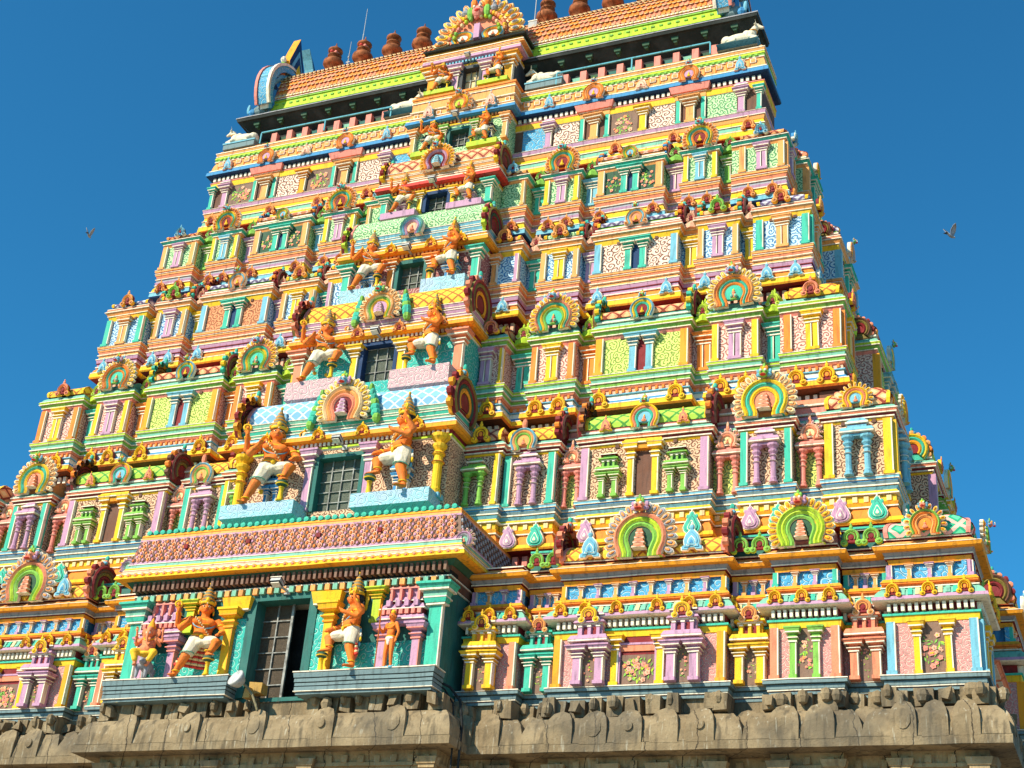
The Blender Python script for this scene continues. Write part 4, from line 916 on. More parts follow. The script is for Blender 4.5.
for sg in (-1, 1):        # tall gable ends
    m = MB(FW)
    T = Te(sg*(RX + .08), -4.6, 15.30, sg)
    for s2 in (1, -1):
        T2 = (lambda u, n, h, s2=s2: (sg*(RX + .08) + s2*n, -4.6 + u, 15.30 + h))
        rr = .88
        for i, c in enumerate(['sky', 'blue', 'white', 'blue', 'orange']):
            m.horse(T2, 0, .52, rr - .15, rr, -.02, .13 - .015*i, c, a0=-.5, sy=1.05); rr -= .16
        P = [(rr*cos(a), .52 + rr*sin(a)) for a in [pi*(-.2 + 1.4*i/10) for i in range(11)]]
        m.poly(T2, P, -.02, .05, 'navy')
    # deep rolled rim, flame finial and rear horn
    def arc(a, r): return (-4.6 + r*cos(a), 15.98 + r*1.0*sin(a))
    xa, xb = sg*(RX - .10), sg*(RX + .26)
    NA = 22
    for i in range(NA):
        a0 = -.55 + (pi + 1.1)*i/NA; a1 = -.55 + (pi + 1.1)*(i+1)/NA
        for r0, r1, x0, x1, c in ((.82,1.0,xa,xb,'azure_scroll'),(.98,1.05,xa - sg*.02,xa + sg*.05,'white'),(.98,1.05,xb - sg*.05,xb + sg*.02,'pink'),(.96,1.015,xa + sg*.06,xb - sg*.06,'azure_scroll')):
            A = [arc(a0, r0), arc(a0, r1), arc(a1, r1), arc(a1, r0)]
            P = [(x0, q[0], q[1]) for q in A] + [(x1, q[0], q[1]) for q in A]
            m.mesh(P, [(0,1,2,3),(7,6,5,4),(1,0,4,5),(2,1,5,6),(3,2,6,7)], c)
    Tn = Te(sg*(RX + .06), -4.62, 16.86, sg)
    fl = [(-.30, 0), (.26, 0), (.36, .28), (.24, .66), (.06, 1.18), (-.06, .90), (-.28, .46)]
    m.poly(Tn, fl, -.10, .08, 'navy', 'gold'); m.poly(lambda u, n, h: Tn(u, -n - .02, h), fl, 0, .10, 'navy', 'gold')
    for q, c, n1 in ((.70, 'sky', .12), (.52, 'navy', .14), (.30, 'yellow', .16)):
        m.poly(Tn, [(u*q, h*q*.9 + .06) for u, h in fl], .05, n1, c); m.poly(lambda u, n, h: Tn(u, -n - .02, h), [(u*q, h*q*.9 + .06) for u, h in fl], .05, n1, c)
    m.blob(sg*(RX + .06), -4.22, 16.92, .09, .11, .17, 'green'); m.blob(sg*(RX + .06), -4.18, 17.12, .07, .08, .10, 'white'); m.blob(sg*(RX + .06), -4.2, 16.72, .10, .10, .12, 'orange')
    for side_ in (1, -1):
        H = []
        for k in range(9):
            a = k/8; H.append((-4.6 - side_*(.62 + .42*sin(a*pi*.75)) + side_*(.55*a*a), 16.45 + 1.62*a if side_ > 0 else 16.0 + .45*a, .20*(1 - a)**.8 + .012))
        for (d0, z0, w0), (d1, z1, w1) in zip(H, H[1:]):
            for x0, x1, c, e in ((sg*(RX - .06), sg*(RX + .16), 'navy', 0), (sg*(RX - .07), sg*(RX + .17), 'sky', .02)):
                if e: P = [(x0, d0 + w0, z0), (x0, d1 + w1, z1), (x0, d1 + w1 - .04, z1), (x0, d0 + w0 - .04, z0), (x1, d0 + w0, z0), (x1, d1 + w1, z1), (x1, d1 + w1 - .04, z1), (x1, d0 + w0 - .04, z0)]
                else: P = [(x0, d0 - w0, z0), (x0, d1 - w1, z1), (x0, d1 + w1 - .03, z1), (x0, d0 + w0 - .03, z0), (x1, d0 - w0, z0), (x1, d1 - w1, z1), (x1, d1 + w1 - .03, z1), (x1, d0 + w0 - .03, z0)]
                m.mesh(P, [(0,1,2,3),(7,6,5,4),(1,0,4,5),(3,2,6,7),(2,1,5,6),(0,3,7,4)], c)
    # crouching sea beast at the eave corner
    bx = sg*(RX + .26)
    m.blob(bx, -3.95, 15.42, .20, .14, .16, 'ledge', 10, 6); m.blob(bx + sg*.18, -3.90, 15.36, .11, .10, .11, 'blue', 8, 5); m.blob(bx + sg*.27, -3.86, 15.46, .05, .05, .15, 'sky', 7, 5)
    m.blob(bx + sg*.02, -4.05, 15.72, .07, .10, .22, 'blue', 8, 5); m.blob(bx + sg*.10, -4.1, 15.95, .10, .10, .09, 'ledge', 8, 5); m.blob(bx, -3.85, 15.56, .05, .05, .07, 'pink', 6, 4)
    m.build('gable_end', roof)
    # plate seen from the front
    m = MB(FW)
    for i, (r1, c) in enumerate(((.66, 'lavender'), (.58, 'sky'), (.42, 'white'), (.38, 'navy'))):
        pass
    Tz = Tf(sg*(RX + .02), -3.90, 15.27)
    K = []
    for i in range(15):
        a = i/14; K.append((-sg*(-.30 + .62*a**1.8) , .08 + 1.0*sin(a*pi*.55)))
    for q0, q1, c, n1 in ((0, .15, 'ledge', .09), (.03, .12, 'azure_scroll', .12), (.15, .17, 'white', .10), (-.02, 0, 'pink', .10)):
        rows2 = []
        for (u, h) in K:
            rows2.append((Tz(u + sg*0 - sg*q0*0 + (-sg)*q0, n1, h - q0*.5), Tz(u + (-sg)*q1, n1, h - q1*.5), Tz(u + (-sg)*q1, -.1, h - q1*.5), Tz(u + (-sg)*q0, -.1, h - q0*.5)))
        for A, B in zip(rows2, rows2[1:]):
            for i in range(4): m.mesh([A[i], A[(i+1) % 4], B[(i+1) % 4], B[i]], [(0,1,2,3)], c)
    pass

# ---- projecting central bays with their openings
CB = {  # plane y, half width, wall z0, z1, window (x, z0, z1), corner pilaster, background, frame, grille
 1: dict(y=-.60, w=2.72, zb=-.10, zt=1.52, win=(.60, -.14, 1.46)),
 2: dict(y=.43, w=1.98, zb=3.05, zt=4.42, win=(.45, 3.28, 4.26), col='yellow', bg='tan_scroll', frm='deepteal', jam='lavender', lipc='gold', up='mint'),
 3: dict(y=1.21, w=1.70, zb=5.50, zt=6.84, win=(.36, 6.08, 6.84), col='salmon', bg='teal_scroll', frm='navy', jam='yellow', lipc='gold', up='lavender'),
 4: dict(y=1.98, w=1.45, zb=7.95, zt=9.12, win=(.31, 8.45, 9.04), col='teal', bg='maroon_scroll', frm='deepteal', jam='orange', lipc='gold', up='sky'),
 5: dict(y=2.64, w=1.23, zb=10.28, zt=11.16, win=(.28, 10.66, 11.10), col='teal', bg='green_scroll', frm='navy', jam='yellow', lipc='red', up='peach'),
 6: dict(y=3.28, w=1.12, zb=12.2, zt=13.30, win=(.27, 12.70, 13.17), col='peach', bg='green_scroll', frm='deepteal', jam='green', lipc='blue', up='peach'),
 7: dict(y=3.50, w=1.02, zb=14.17, zt=15.08, win=(.24, 14.24, 15.00), col='gold', bg='darkgrey', frm='darkgrey', jam='lavender', lipc='lavender', up='peach'),
}
def wall_with_hole(m, w, d, z0, z1, wx, a, b, c, back):
    """front wall split round an opening, with side returns"""
    m.face([(-w,d,z0),(-wx,d,z0),(-wx,d,z1),(-w,d,z1)], c); m.face([(wx,d,z0),(w,d,z0),(w,d,z1),(wx,d,z1)], c)
    m.face([(-wx,d,b),(wx,d,b),(wx,d,z1),(-wx,d,z1)], c); m.face([(-wx,d,z0),(wx,d,z0),(wx,d,a),(-wx,d,a)], c)
    m.face([(-w,back,z0),(-w,d,z0),(-w,d,z1),(-w,back,z1)], c); m.face([(w,d,z0),(w,back,z0),(w,back,z1),(w,d,z1)], c)
def window(fr, bay, wx, a, b, frm, dep=.15, bars=(3, 5), mesh='meshgreen', door=False, jt=.09):
    m = MB(fr)
    for x0, x1, z0, z1 in ((-wx - jt, -wx, a, b + jt), (wx, wx + jt, a, b + jt), (-wx, wx, b, b + jt)):
        m.box(x0, x1, -dep, .035, z0, z1, frm)
    f = m.build('window_frame' if not door else 'door_frame', bay)
    m = MB(fr); m.box(-wx, wx if not door else .12*wx, -dep - .02, -dep, a, b, mesh); m.build('grille_panel' if not door else 'door_leaf', bay)
    m = MB(fr); t = .007 if wx < .4 else .009
    xr = wx if not door else .12*wx
    nx, nz = bars
    for i in range(1, nx): 
        x = -wx + (xr + wx)*i/nx; m.box(x - t, x + t, -dep, -dep + .03, a, b, 'steel')
    for i in range(1, nz):
        z = a + (b-a)*i/nz; m.box(-wx, xr, -dep, -dep + .026, z - t*.8, z + t*.8, 'steel')
    if door:
        m.box(xr - .02, xr + .02, -dep, -dep + .035, a, b, 'steel')
    m.build('grille_bars', bay)
# first storey: doorway under the great hood
fr = front(-.60); w = 2.72
mb = MB(fr)
wall_with_hole(mb, w, 0, -.2, 1.42, .60, -.14, 1.36, 'deepteal', -1.0)
mb.bands(-w, w, 0, [(1.42,1.44,.02,.02,'white'),(1.44,1.56,.03,.04,'brown'),(1.56,1.58,.05,.05,'white'),(1.58,1.70,-.02,.08,'brown'),(1.70,1.80,.10,.18,'darkgreen')], -1.2)
dentils(mb, -w + .02, w - .02, .03, 1.445, 1.555, .125, 'mint', 'maroon', .06, .62, 'peach')
dentils(mb, -w - .04, w + .04, .04, 1.60, 1.76, .09, 'taupe', 'black', .12, .5, 'brown')
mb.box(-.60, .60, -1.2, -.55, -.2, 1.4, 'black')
cb1 = part(mb.build('central_bay'))
window(fr, cb1, .46, -.14, 1.36, 'deepteal', .22, (2, 6), 'mesh', True, .14)
for sg in (-1, 1):
    m = MB(fr); x0, x1 = sorted((sg*.60, sg*.78)); m.box(x0, x1, -.05, .02, -.14, 1.10, 'teal_scroll'); m.build('jamb_panel', cb1)
    m = MB(fr); pil(m, sg*.86, .14, .05, 1.24, .0, 'yellow', True, 'gold', .10); 
    m.bands(sg*.78 - .22, sg*.78 + .22, .10, [(1.22,1.24,.0,.0,'white'),(1.24,1.42,.0,.04,'yellow')], 0); m.build('pilaster', cb1)
    m = MB(fr); pil(m, sg*1.62, .13, .9, 1.42, .0, 'lime', True, 'yellow', .08); m.build('pilaster', cb1)
    m = MB(fr); x0, x1 = sorted((sg*.98, sg*2.60)); m.box(x0, x1, -.02, .012, .0, .62, 'teal_scroll'); m.build('panel', cb1)
    # lavender shrine framing the small attendant
    m = MB(fr); cx = sg*2.08
    for q in (-1, 1): pil(m, cx + q*.27, .12, .05, .84, .0, 'lavender', True, 'pink', .12)
    m.bands(cx - .36, cx + .36, .14, [(.84,.90,0,0,'lavender'),(.90,.915,.03,.03,'white'),(.915,.97,.03,.0,'lavender')], 0)
    dentils(m, cx - .34, cx + .34, .12, .97, 1.06, .10, 'pink', 'maroon', .05, .6)
    m.bands(cx - .34, cx + .34, .12, [(1.06,1.075,.03,.03,'white'),(1.075,1.15,.02,-.03,'lavender'),(1.15,1.20,-.10,-.10,'maroon'),(1.20,1.215,-.05,-.05,'white'),(1.215,1.27,-.06,-.08,'lavender'),(1.27,1.40,-.11,-.11,'lavender'),(1.40,1.44,-.06,-.08,'pink')], 0)
    for q in (-.22, -.07, .07, .22): m.box(cx + q - .035, cx + q + .035, .1, .16, 1.10, 1.19, 'lavender'); m.box(cx + q - .02, cx + q + .02, .0, .09, 1.16, 1.38, 'pink')
    m.build('niche_shrine', cb1)
    m = MB(fr); pil(m, sg*2.60, .21, .05, 1.42, -.02, 'teal', True, 'white', .10)
    m.bands(sg*2.60 - .13, sg*2.60 + .13, .10, [(1.10,1.13,.02,.02,'white'),(1.13,1.19,.03,.05,'teal'),(1.28,1.30,.06,.06,'mint'),(1.30,1.42,.03,.05,'teal')], 0); m.build('pilaster', cb1)
    m = MB(fr); x0, x1 = sorted((sg*.78, sg*2.58))
    B = [(-.21,-.17,.18,.18,'ledge'),(-.17,-.16,.21,.21,'white'),(-.16,-.10,.20,.20,'ledge'),(-.10,-.085,.16,.16,'darkgrey'),(-.085,-.045,.20,.20,'ledge'),(-.045,-.03,.16,.16,'darkgrey'),(-.03,.02,.21,.21,'ledge'),(.02,.035,.17,.17,'darkgrey'),(.035,.11,.22,.23,'ledge'),(.11,.125,.24,.24,'white')]
    m.bands(x0, x1, .12, B, 0); m.build('plinth', cb1)
# hood: curved tiled slope over the doorway
mb = MB(front(0))
HB = [(1.78,1.80,.80,.86,'gold'),(1.80,1.87,.88,.86,'yellow'),(1.87,1.885,.86,.86,'white'),(1.885,1.96,.84,.79,'palepink'),(1.96,1.97,.80,.80,'white'),(1.97,2.01,.785,.775,'yellow'),(2.01,2.07,.77,.75,'mint'),(2.07,2.08,.76,.76,'white'),(2.08,2.13,.745,.74,'lavender'),(2.13,2.50,.73,.66,'taupe'),(2.50,2.53,.67,.67,'lavender'),(2.53,2.58,.67,.655,'peach'),(2.58,2.62,.665,.65,'gold'),(2.62,2.66,.64,.60,'teal')]
hw = 2.18
mb.bands(-hw, hw, 0, HB, -1.3)
hood = part(mb.build('tiled_hood'))
m = MB(front(0))
for j in range(6):
    f0 = j/6; z = 2.125 + .37*f0; e = .730 - .070*f0
    n = 62; W_ = hw + e
    for i in range(n):
        x = -W_ + .05 + (2*W_ - .1)*(i + .5*(j % 2))/n; r = .031
        m.poly(lambda u, nn, h, x=x, e=e, z=z: (x + u, e + nn - h*.16, z + h), [(r*1.25*cos(b), .035 + .048*sin(b)) for b in [2*pi*q/7 for q in range(7)]], -.02, .022, 'palepink' if (i + j) % 2 else 'taupe')
        m.poly(lambda u, nn, h, x=x, e=e, z=z: (x + u, e + nn - h*.16, z + h), [(r*.86*cos(b), .032 + .032*sin(b)) for b in [2*pi*q/7 for q in range(7)]], -.02, .028, 'maroon')
        m.poly(lambda u, nn, h, x=x, e=e, z=z: (x + u, e + nn - h*.16, z + h), [(r*.62*cos(b), .028 + .024*sin(b)) for b in [2*pi*q/7 for q in range(7)]], -.02, .034, ('orange', 'lavender', 'salmon')[(i*5 + j) % 3])
    n = 24       # returns
    for sg in (-1, 1):
        for i in range(n):
            d = e - (i + .5)*.085
            m.poly(lambda u, nn, h, d=d, e=e, z=z: (sg*(hw + e + nn - h*.16), d + u, z + h), [(.034*cos(b), .035 + .045*sin(b)) for b in [2*pi*q/6 for q in range(6)]], -.02, .025, 'brown' if (i + j) % 2 else 'grey')
m.build('hood_tiles', hood)
m = MB(front(0))
for i in range(44):
    x = -3.0 + 6.0*(i+.5)/44
    m.poly(Tf(x, .855, 1.835), [(.045*cos(b), .032*sin(b) + .015) for b in [2*pi*q/8 for q in range(8)]], -.02, .02, 'gold'); m.poly(Tf(x, .865, 1.84), [(.022*cos(b), .017*sin(b) + .01) for b in [2*pi*q/6 for q in range(6)]], 0, .022, 'pink')
    x = -2.78 + 5.56*(i+.5)/44
    m.poly(Tf(x, .635, 2.64), [(.045*cos(b), .040*sin(b) + .015) for b in [2*pi*q/8 for q in range(8)]], -.03, .03, 'teal')
for x, z, e in ((-1.9, 2.30, .70), (-.75, 2.30, .70), (.5, 2.30, .70), (1.55, 2.30, .70)): m.box(x - .035, x + .035, e - .05, e + .05, z, z + .07, 'maroon')
m.build('hood_trim', hood)
orn_m = MB(front(0))
for sg in (-1, 1):
    kudu(orn_m, Tf(sg*2.96, .70, 1.98), .13, ['lavender','grey'], ('mint',), ('lavender','palepink'), None, 7, .07, False)
orn_m.build('arch_ornament', hood)

def central(t):
    C = CB[t]; y = C['y']; fr = front(y); w = C['w']; wx, wa, wb = C['win']; zt = C['zt']; zb = C['zb']
    mb = MB(fr)
    wall_with_hole(mb, w, 0, zb, zt, wx, wa, wb, C['bg'], -1.1)
    lip = zt + .02
    mb.bands(w*-1, w, 0, [(zt - .03, zt - .01, .0, .02, 'white'), (zt - .01, zt + .03, .03, .03, 'lime' if t in (2,) else 'yellow'), (zt + .03, zt + .10, .02, .03, 'maroon'), (zt + .10, zt + .12, .10, .13, C['lipc']), (zt + .12, zt + .20, .15, .14, C['lipc']), (zt + .20, zt + .215, .14, .14, 'white'), (zt + .215, zt + .30, .11, .07, {2:'sky',3:'gold',4:'gold',5:'palepink',6:'peach',7:'peach'}[t]), (zt + .30, zt + .315, .09, .09, 'white')], -1.0)
    dentils(mb, -w, w, .01, zt + .035, zt + .10, .085, 'white' if t in (2, 3) else 'peach', 'maroon', .05, .5)
    z = zt + .315
    if t < 6:
        zn = CB[t+1]['zb']; ee = [.05, .08, .04, .06]
        up = C['up']
        H = (zn - z)
        v0 = z + H*.36
        bnd = []
        for k in range(4):
            za = z + H*.09*k; bnd.append((za, za + H*.075, ee[k]-.02, ee[k], [up, 'teal' if t == 2 else up, up, 'lavender' if t == 3 else up][k])); bnd.append((za + H*.075, za + H*.09, ee[k] + .01, ee[k] + .01, 'white'))
        mb.bands(-w, w, 0, bnd, -1.0)
        bay = part(mb.build('central_bay'))
        m = MB(fr); vault(m, -w + .02, w - .02, .03, v0, zn + .01, {2:'blue_lattice',3:'yellow_lattice',4:'green_scroll',5:'orange_lattice'}[t], 'pink', .30, 0, 5)
        m.build('vault_roof', bay)
        # pedestal course of the next storey
        m = MB(fr); R = {2:.36,3:.30,4:.25,5:.30}[t]
        A = {2:(['cream','peach','salmon'],('maroon','lavender'),('yellow','cream'),('sky','lavender','green')), 3:(['peach','cream','green','yellow'],('lavender','lavender'),('peach','cream'),('teal','green','orange')), 4:(['mint','sky','lavender'],('palepink',),None,None), 5:(['orange','lavender','maroon'],('sky','sky'),('yellow','gold'),('sky','peach','green'))}[t]
        kudu(m, Tf(0, .16, z + H*.12), R, A[0], A[1], A[2], A[3], 13, .13)
        m.build('horseshoe_arch', bay)
        Re = {2:.46,3:.44,4:.36,5:.34}[t]
        for sg in (-1, 1):
            endplate('end_arch', fr, bay, sg*(w + .05), -.22, z + H*.04, Re, sg, {2:['olive','maroon','darkgreen','gold'],3:['maroon','olive','maroon','gold'],4:['olive','maroon','darkgreen','maroon'],5:['olive','maroon','brown']}[t], {2:('gold','maroon'),3:('salmon','maroon'),4:('lime','maroon'),5:('yellow','maroon')}[t])
            if t in (2, 3):
                m = MB(fr)
                for k in range(7):
                    a = k/6; m.blob(sg*(R*1.75 - .16*a*(1 if t == 2 else .5)) , .12, z + H*.15 + a*R*1.55, .075 - .03*a + .03*sin(a*pi), .08, .10, 'teal' if k % 3 else 'green', 7, 5)
                m.build('scroll_beast', bay)
    else:
        if t == 6:
            mb.bands(-w - .02, w + .02, 0, [(z, 13.78, .06, .04, 'peach'), (13.78, 13.80, .08, .08, 'white'), (13.80, 14.02, .05, .05, 'peach'), (14.02, 14.04, .07, .07, 'white'), (14.04, 14.12, .05, .05, 'peach'),(14.12, 14.17, .07,.07,'orange')], -1.0)
            for i in range(9):
                x = -w + .06 + (2*w - .12)*i/8; mb.box(x - .05, x + .05, .03, .085, 13.62, 13.72, 'white'); mb.box(x - .035, x + .035, .05, .09, 13.635, 13.705, 'orange')
        else:
            mb.bands(-w - .1, w + .1, 0, [(z, z + .10, .10, .04, 'peach'), (z + .10, z + .12, .06, .06, 'white'), (z + .12, z + .22, .03, .0, 'gold'), (z + .22, z + .26, .08, .10, 'eave')], -1.2)
            dentils(mb, -w, w, .06, zt + .03, zt + .10, .08, 'sky', 'navy', .05, .55)
        bay = part(mb.build('central_bay'))
        if t == 6:
            m = MB(fr); kudu(m, Tf(0, .16, 13.55), .24, ['yellow','orange','peach'], ('lime',), ('peach','orange'), ('sky','grey','orange'), 9, .10); m.build('horseshoe_arch', bay)
            for sg in (-1, 1):
                m = MB(fr); orn(m, Tf(sg*.72, .17, 13.66), .28, .34, 'palepink', 'sky', .06, 2); m.build('arch_ornament', bay)
    # window and dressing
    window(fr, bay, wx - .05, wa, wb - .03, C['frm'], .13, (4, 5) if t == 2 else (3, 3), 'meshgreen' if t != 7 else 'cream', False, .07)
    for sg in (-1, 1):
        m = MB(fr); jw = {2:.13,3:.13,4:.13,5:.10,6:.09,7:.14}[t]
        pil(m, sg*(wx + .02 + jw*.7), jw, wa, zt - .03, 0, C['jam'], True, 'white', .06); m.build('pilaster', bay)
        m = MB(fr); cw = {2:.15,3:.17,4:.15,5:.13,6:.10,7:.19}[t]
        if t == 2: column(m, sg*(w - .13), .075, zb + .25, zt - .03, .09, 'yellow', 'orange', 12); m.box(sg*(w - .13) - .11, sg*(w - .13) + .11, 0, .18, zb + .22, zb + .30, 'sky')
        else: pil(m, sg*(w - cw*.6), cw, wa - .05, zt - .03, 0, C['col'], True, 'white', .09)
        m.build('pilaster', bay)
        if t in (2, 4, 5, 6):
            aed('niche_shrine', fr, bay, sg*(wx + w)/2, .30 if t < 5 else .22, wa, zt - .18, .0, {2:'blue',4:'blue',5:'lavender',6:'navy'}[t], False, 'navy')
        if t in (2, 3, 4):
            m = MB(fr); orn(m, Tf(sg*(w*.72), .15, zt + .22), .26, .20, {2:'yellow',3:'peach',4:'yellow'}[t], 'orange', .06, 1); orn(m, Tf(sg*(.42), .15, zt + .22), .24, .20, {2:'yellow',3:'peach',4:'yellow'}[t], 'orange', .06, 1); m.build('arch_ornament', bay)
        # pedestal under each guardian
        m = MB(fr); pc = {2:'plinth_scroll',3:'mauve_scroll',4:'plinth_scroll',5:'lavender',6:'lime',7:'lime'}[t]
        a, b = {2:(.52,1.92),3:(.46,1.60),4:(.40,1.30),5:(.34,1.10),6:(.30,.98),7:(.28,.98)}[t]
        ph = {2:.24,3:.36,4:.30,5:.14,6:.12,7:.10}[t]
        x0, x1 = sorted((sg*a, sg*b)); top = FEET[t]
        m.box(x0, x1, -.02, {2:.43,3:.37,4:.33,5:.26,6:.25,7:.26}[t], top - ph, top, pc); m.build('pedestal', bay)
    return bay
FEET = {1: .125, 2: 3.34, 3: 6.05, 4: 8.40, 5: 10.62, 6: 12.58, 7: 14.36}
for t in (2, 3, 4, 5, 6, 7):
    central(t)
# great fan arch on the roof front
m = MB(front(3.62))
Tq = Tf(.02, .0, 15.78)
m.poly(Tq, [(1.0*cos(a), .10 + 1.02*sin(a)) for a in [pi*i/18 for i in range(19)]], -.35, .02, 'salmon')
for i in range(17):
    a = .02 + (pi - .04)*i/16
    for q, c, n1 in ((1.0, 'cream', .06), (.78, 'yellow' if i % 2 else 'orange', .09), (.50, 'cream', .11), (.34, 'grey', .13)):
        P = []
        for j in range(9):
            b = 2*pi*j/9; uu = .20*q*cos(b) + .90; vv = .085*q*sin(b)
            P.append((uu*cos(a) - vv*sin(a), .12 + uu*sin(a) + vv*cos(a)))
        m.poly(Tq, P, -.02, n1, c)
for i in range(24):
    a = .08 + (pi - .16)*i/23; m.blob(.02 + .66*cos(a), .12, 15.9 + .66*sin(a), .055, .06, .055, ('peach','yellow','salmon')[i % 3], 6, 4)
for i in range(14):
    a = .1 + (pi - .2)*i/13; m.blob(.02 + .54*cos(a), .14, 15.88 + .54*sin(a), .05, .06, .05, ('green','lime','cream','pink')[i % 4], 6, 4)
for sg in (-1, 1):
    kudu(m, lambda u, n, h: (.02 + sg*.36 + u*1.15, .06 + n, 15.80 + h*.75), .24, ['sky','yellow','orange'], ('white',), None, None, 9, .09, False)
m.box(-.05, .09, .0, .18, 15.80, 16.2, 'lavender')
m.blob(.02, .16, 16.55, .16, .12, .16, 'pink', 10, 6); m.blob(.02, .24, 16.52, .08, .06, .05, 'red', 8, 5)
for sg in (-1, 1):
    m.blob(.02 + sg*.20, .14, 16.55, .09, .09, .18, 'green', 8, 5); m.blob(.02 + sg*.07, .27, 16.62, .035, .03, .035, 'white', 6, 4); m.blob(.02 + sg*.35, .1, 16.62, .10, .09, .09, 'grey', 8, 5); m.blob(.02+sg*.16, .1, 16.85, .08, .08, .14, 'orange', 8, 5)
m.build('fan_arch', roof)
m = MB(front(3.62)); m.bands(-1.05, 1.09, .02, [(15.66,15.70,.0,.02,'eave'),(15.70,15.79,.04,.05,'eave')], -.5); m.build('arch_ledge', roof)

# ------------------------------------------------------------------ figures (one continuous remeshed skin each)
def caps(bm, a, b, r0, r1, n=8):
    a = Vector(a); b = Vector(b); d = b - a; L = d.length or 1e-5; q = d.to_track_quat('Z', 'Y').to_matrix().to_4x4()
    rings = []
    for k in range(4): t = -pi/2 + pi/2*k/4; rings.append((r0*cos(t), r0*sin(t)))
    rings.append((r0, 0)); rings.append((r1, L))
    for k in range(1, 5): t = pi/2*k/4; rings.append((r1*cos(t), L + r1*sin(t)))
    M = Matrix.Translation(a) @ q; vs = []
    for r, z in rings:
        vs.append([bm.verts.new(M @ Vector((max(r, 1e-4)*cos(2*pi*i/n), max(r, 1e-4)*sin(2*pi*i/n), z))) for i in range(n)])
    for A, B in zip(vs, vs[1:]):
        for i in range(n): bm.faces.new((A[i], A[(i+1) % n], B[(i+1) % n], B[i]))
    bm.faces.new(list(reversed(vs[0]))); bm.faces.new(vs[-1])
def ell(bm, c, r, n=12):
    res = bmesh.ops.create_uvsphere(bm, u_segments=n, v_segments=n//2 + 2, radius=1)
    bmesh.ops.transform(bm, matrix=Matrix.Translation(c) @ Matrix.Diagonal((*r, 1)), verts=res['verts'])
def skin(name, build, col, vox=.012, mirror=False, sm=3):
    bm = bmesh.new(); build(bm)
    me = bpy.data.meshes.new(name); bm.to_mesh(me); bm.free()
    o = bpy.data.objects.new(name, me); COL.objects.link(o)
    r = o.modifiers.new('r', 'REMESH'); r.mode = 'VOXEL'; r.voxel_size = vox
    s_ = o.modifiers.new('s', 'SMOOTH'); s_.iterations = sm; s_.factor = .5
    dg = bpy.context.evaluated_depsgraph_get(); me2 = bpy.data.meshes.new_from_object(o.evaluated_get(dg)); me2.name = name
    bpy.data.objects.remove(o); bpy.data.meshes.remove(me)
    me2.polygons.foreach_set('use_smooth', [True]*len(me2.polygons)); me2.materials.clear(); me2.materials.append(MAT(col))
    return me2
def mirrored(me):
    m2 = me.copy(); m2.transform(Matrix.Diagonal((-1, 1, 1, 1))); m2.flip_normals(); return m2
def lm(build, smooth=True):
    """multi-colour local mesh via MB with identity frame (metres already)"""
    mb = MB(lambda x, d, z: (x, -d, z)); build(mb)
    me = bpy.data.meshes.new('x'); me.from_pydata(mb.v, [], mb.f)
    for n in mb.names: me.materials.append(MAT(n))
    me.polygons.foreach_set('material_index', mb.m); me.polygons.foreach_set('use_smooth', [smooth]*len(mb.f)); me.update(); return me
def hand(bm, w, dirv, up, s=1.0):
    w = Vector(w); d = Vector(dirv).normalized(); u = Vector(up).normalized(); sd = d.cross(u).normalized()
    ell(bm, w + d*.018*s, (.017*s, .014*s, .020*s), 8)
    for k in range(4):
        b = w + d*.028*s + sd*(k - 1.5)*.0085*s; L = (.020, .024, .023, .018)[k]*s
        m_ = b + d*L*.6; caps(bm, b, m_, .0052*s, .005*s, 6); caps(bm, m_, m_ + (d*.5 + u*.8).normalized()*L*.7, .005*s, .0042*s, 6)
    caps(bm, w + d*.008*s - sd*.012*s, w + d*.022*s - sd*.028*s, .006*s, .005*s, 6)
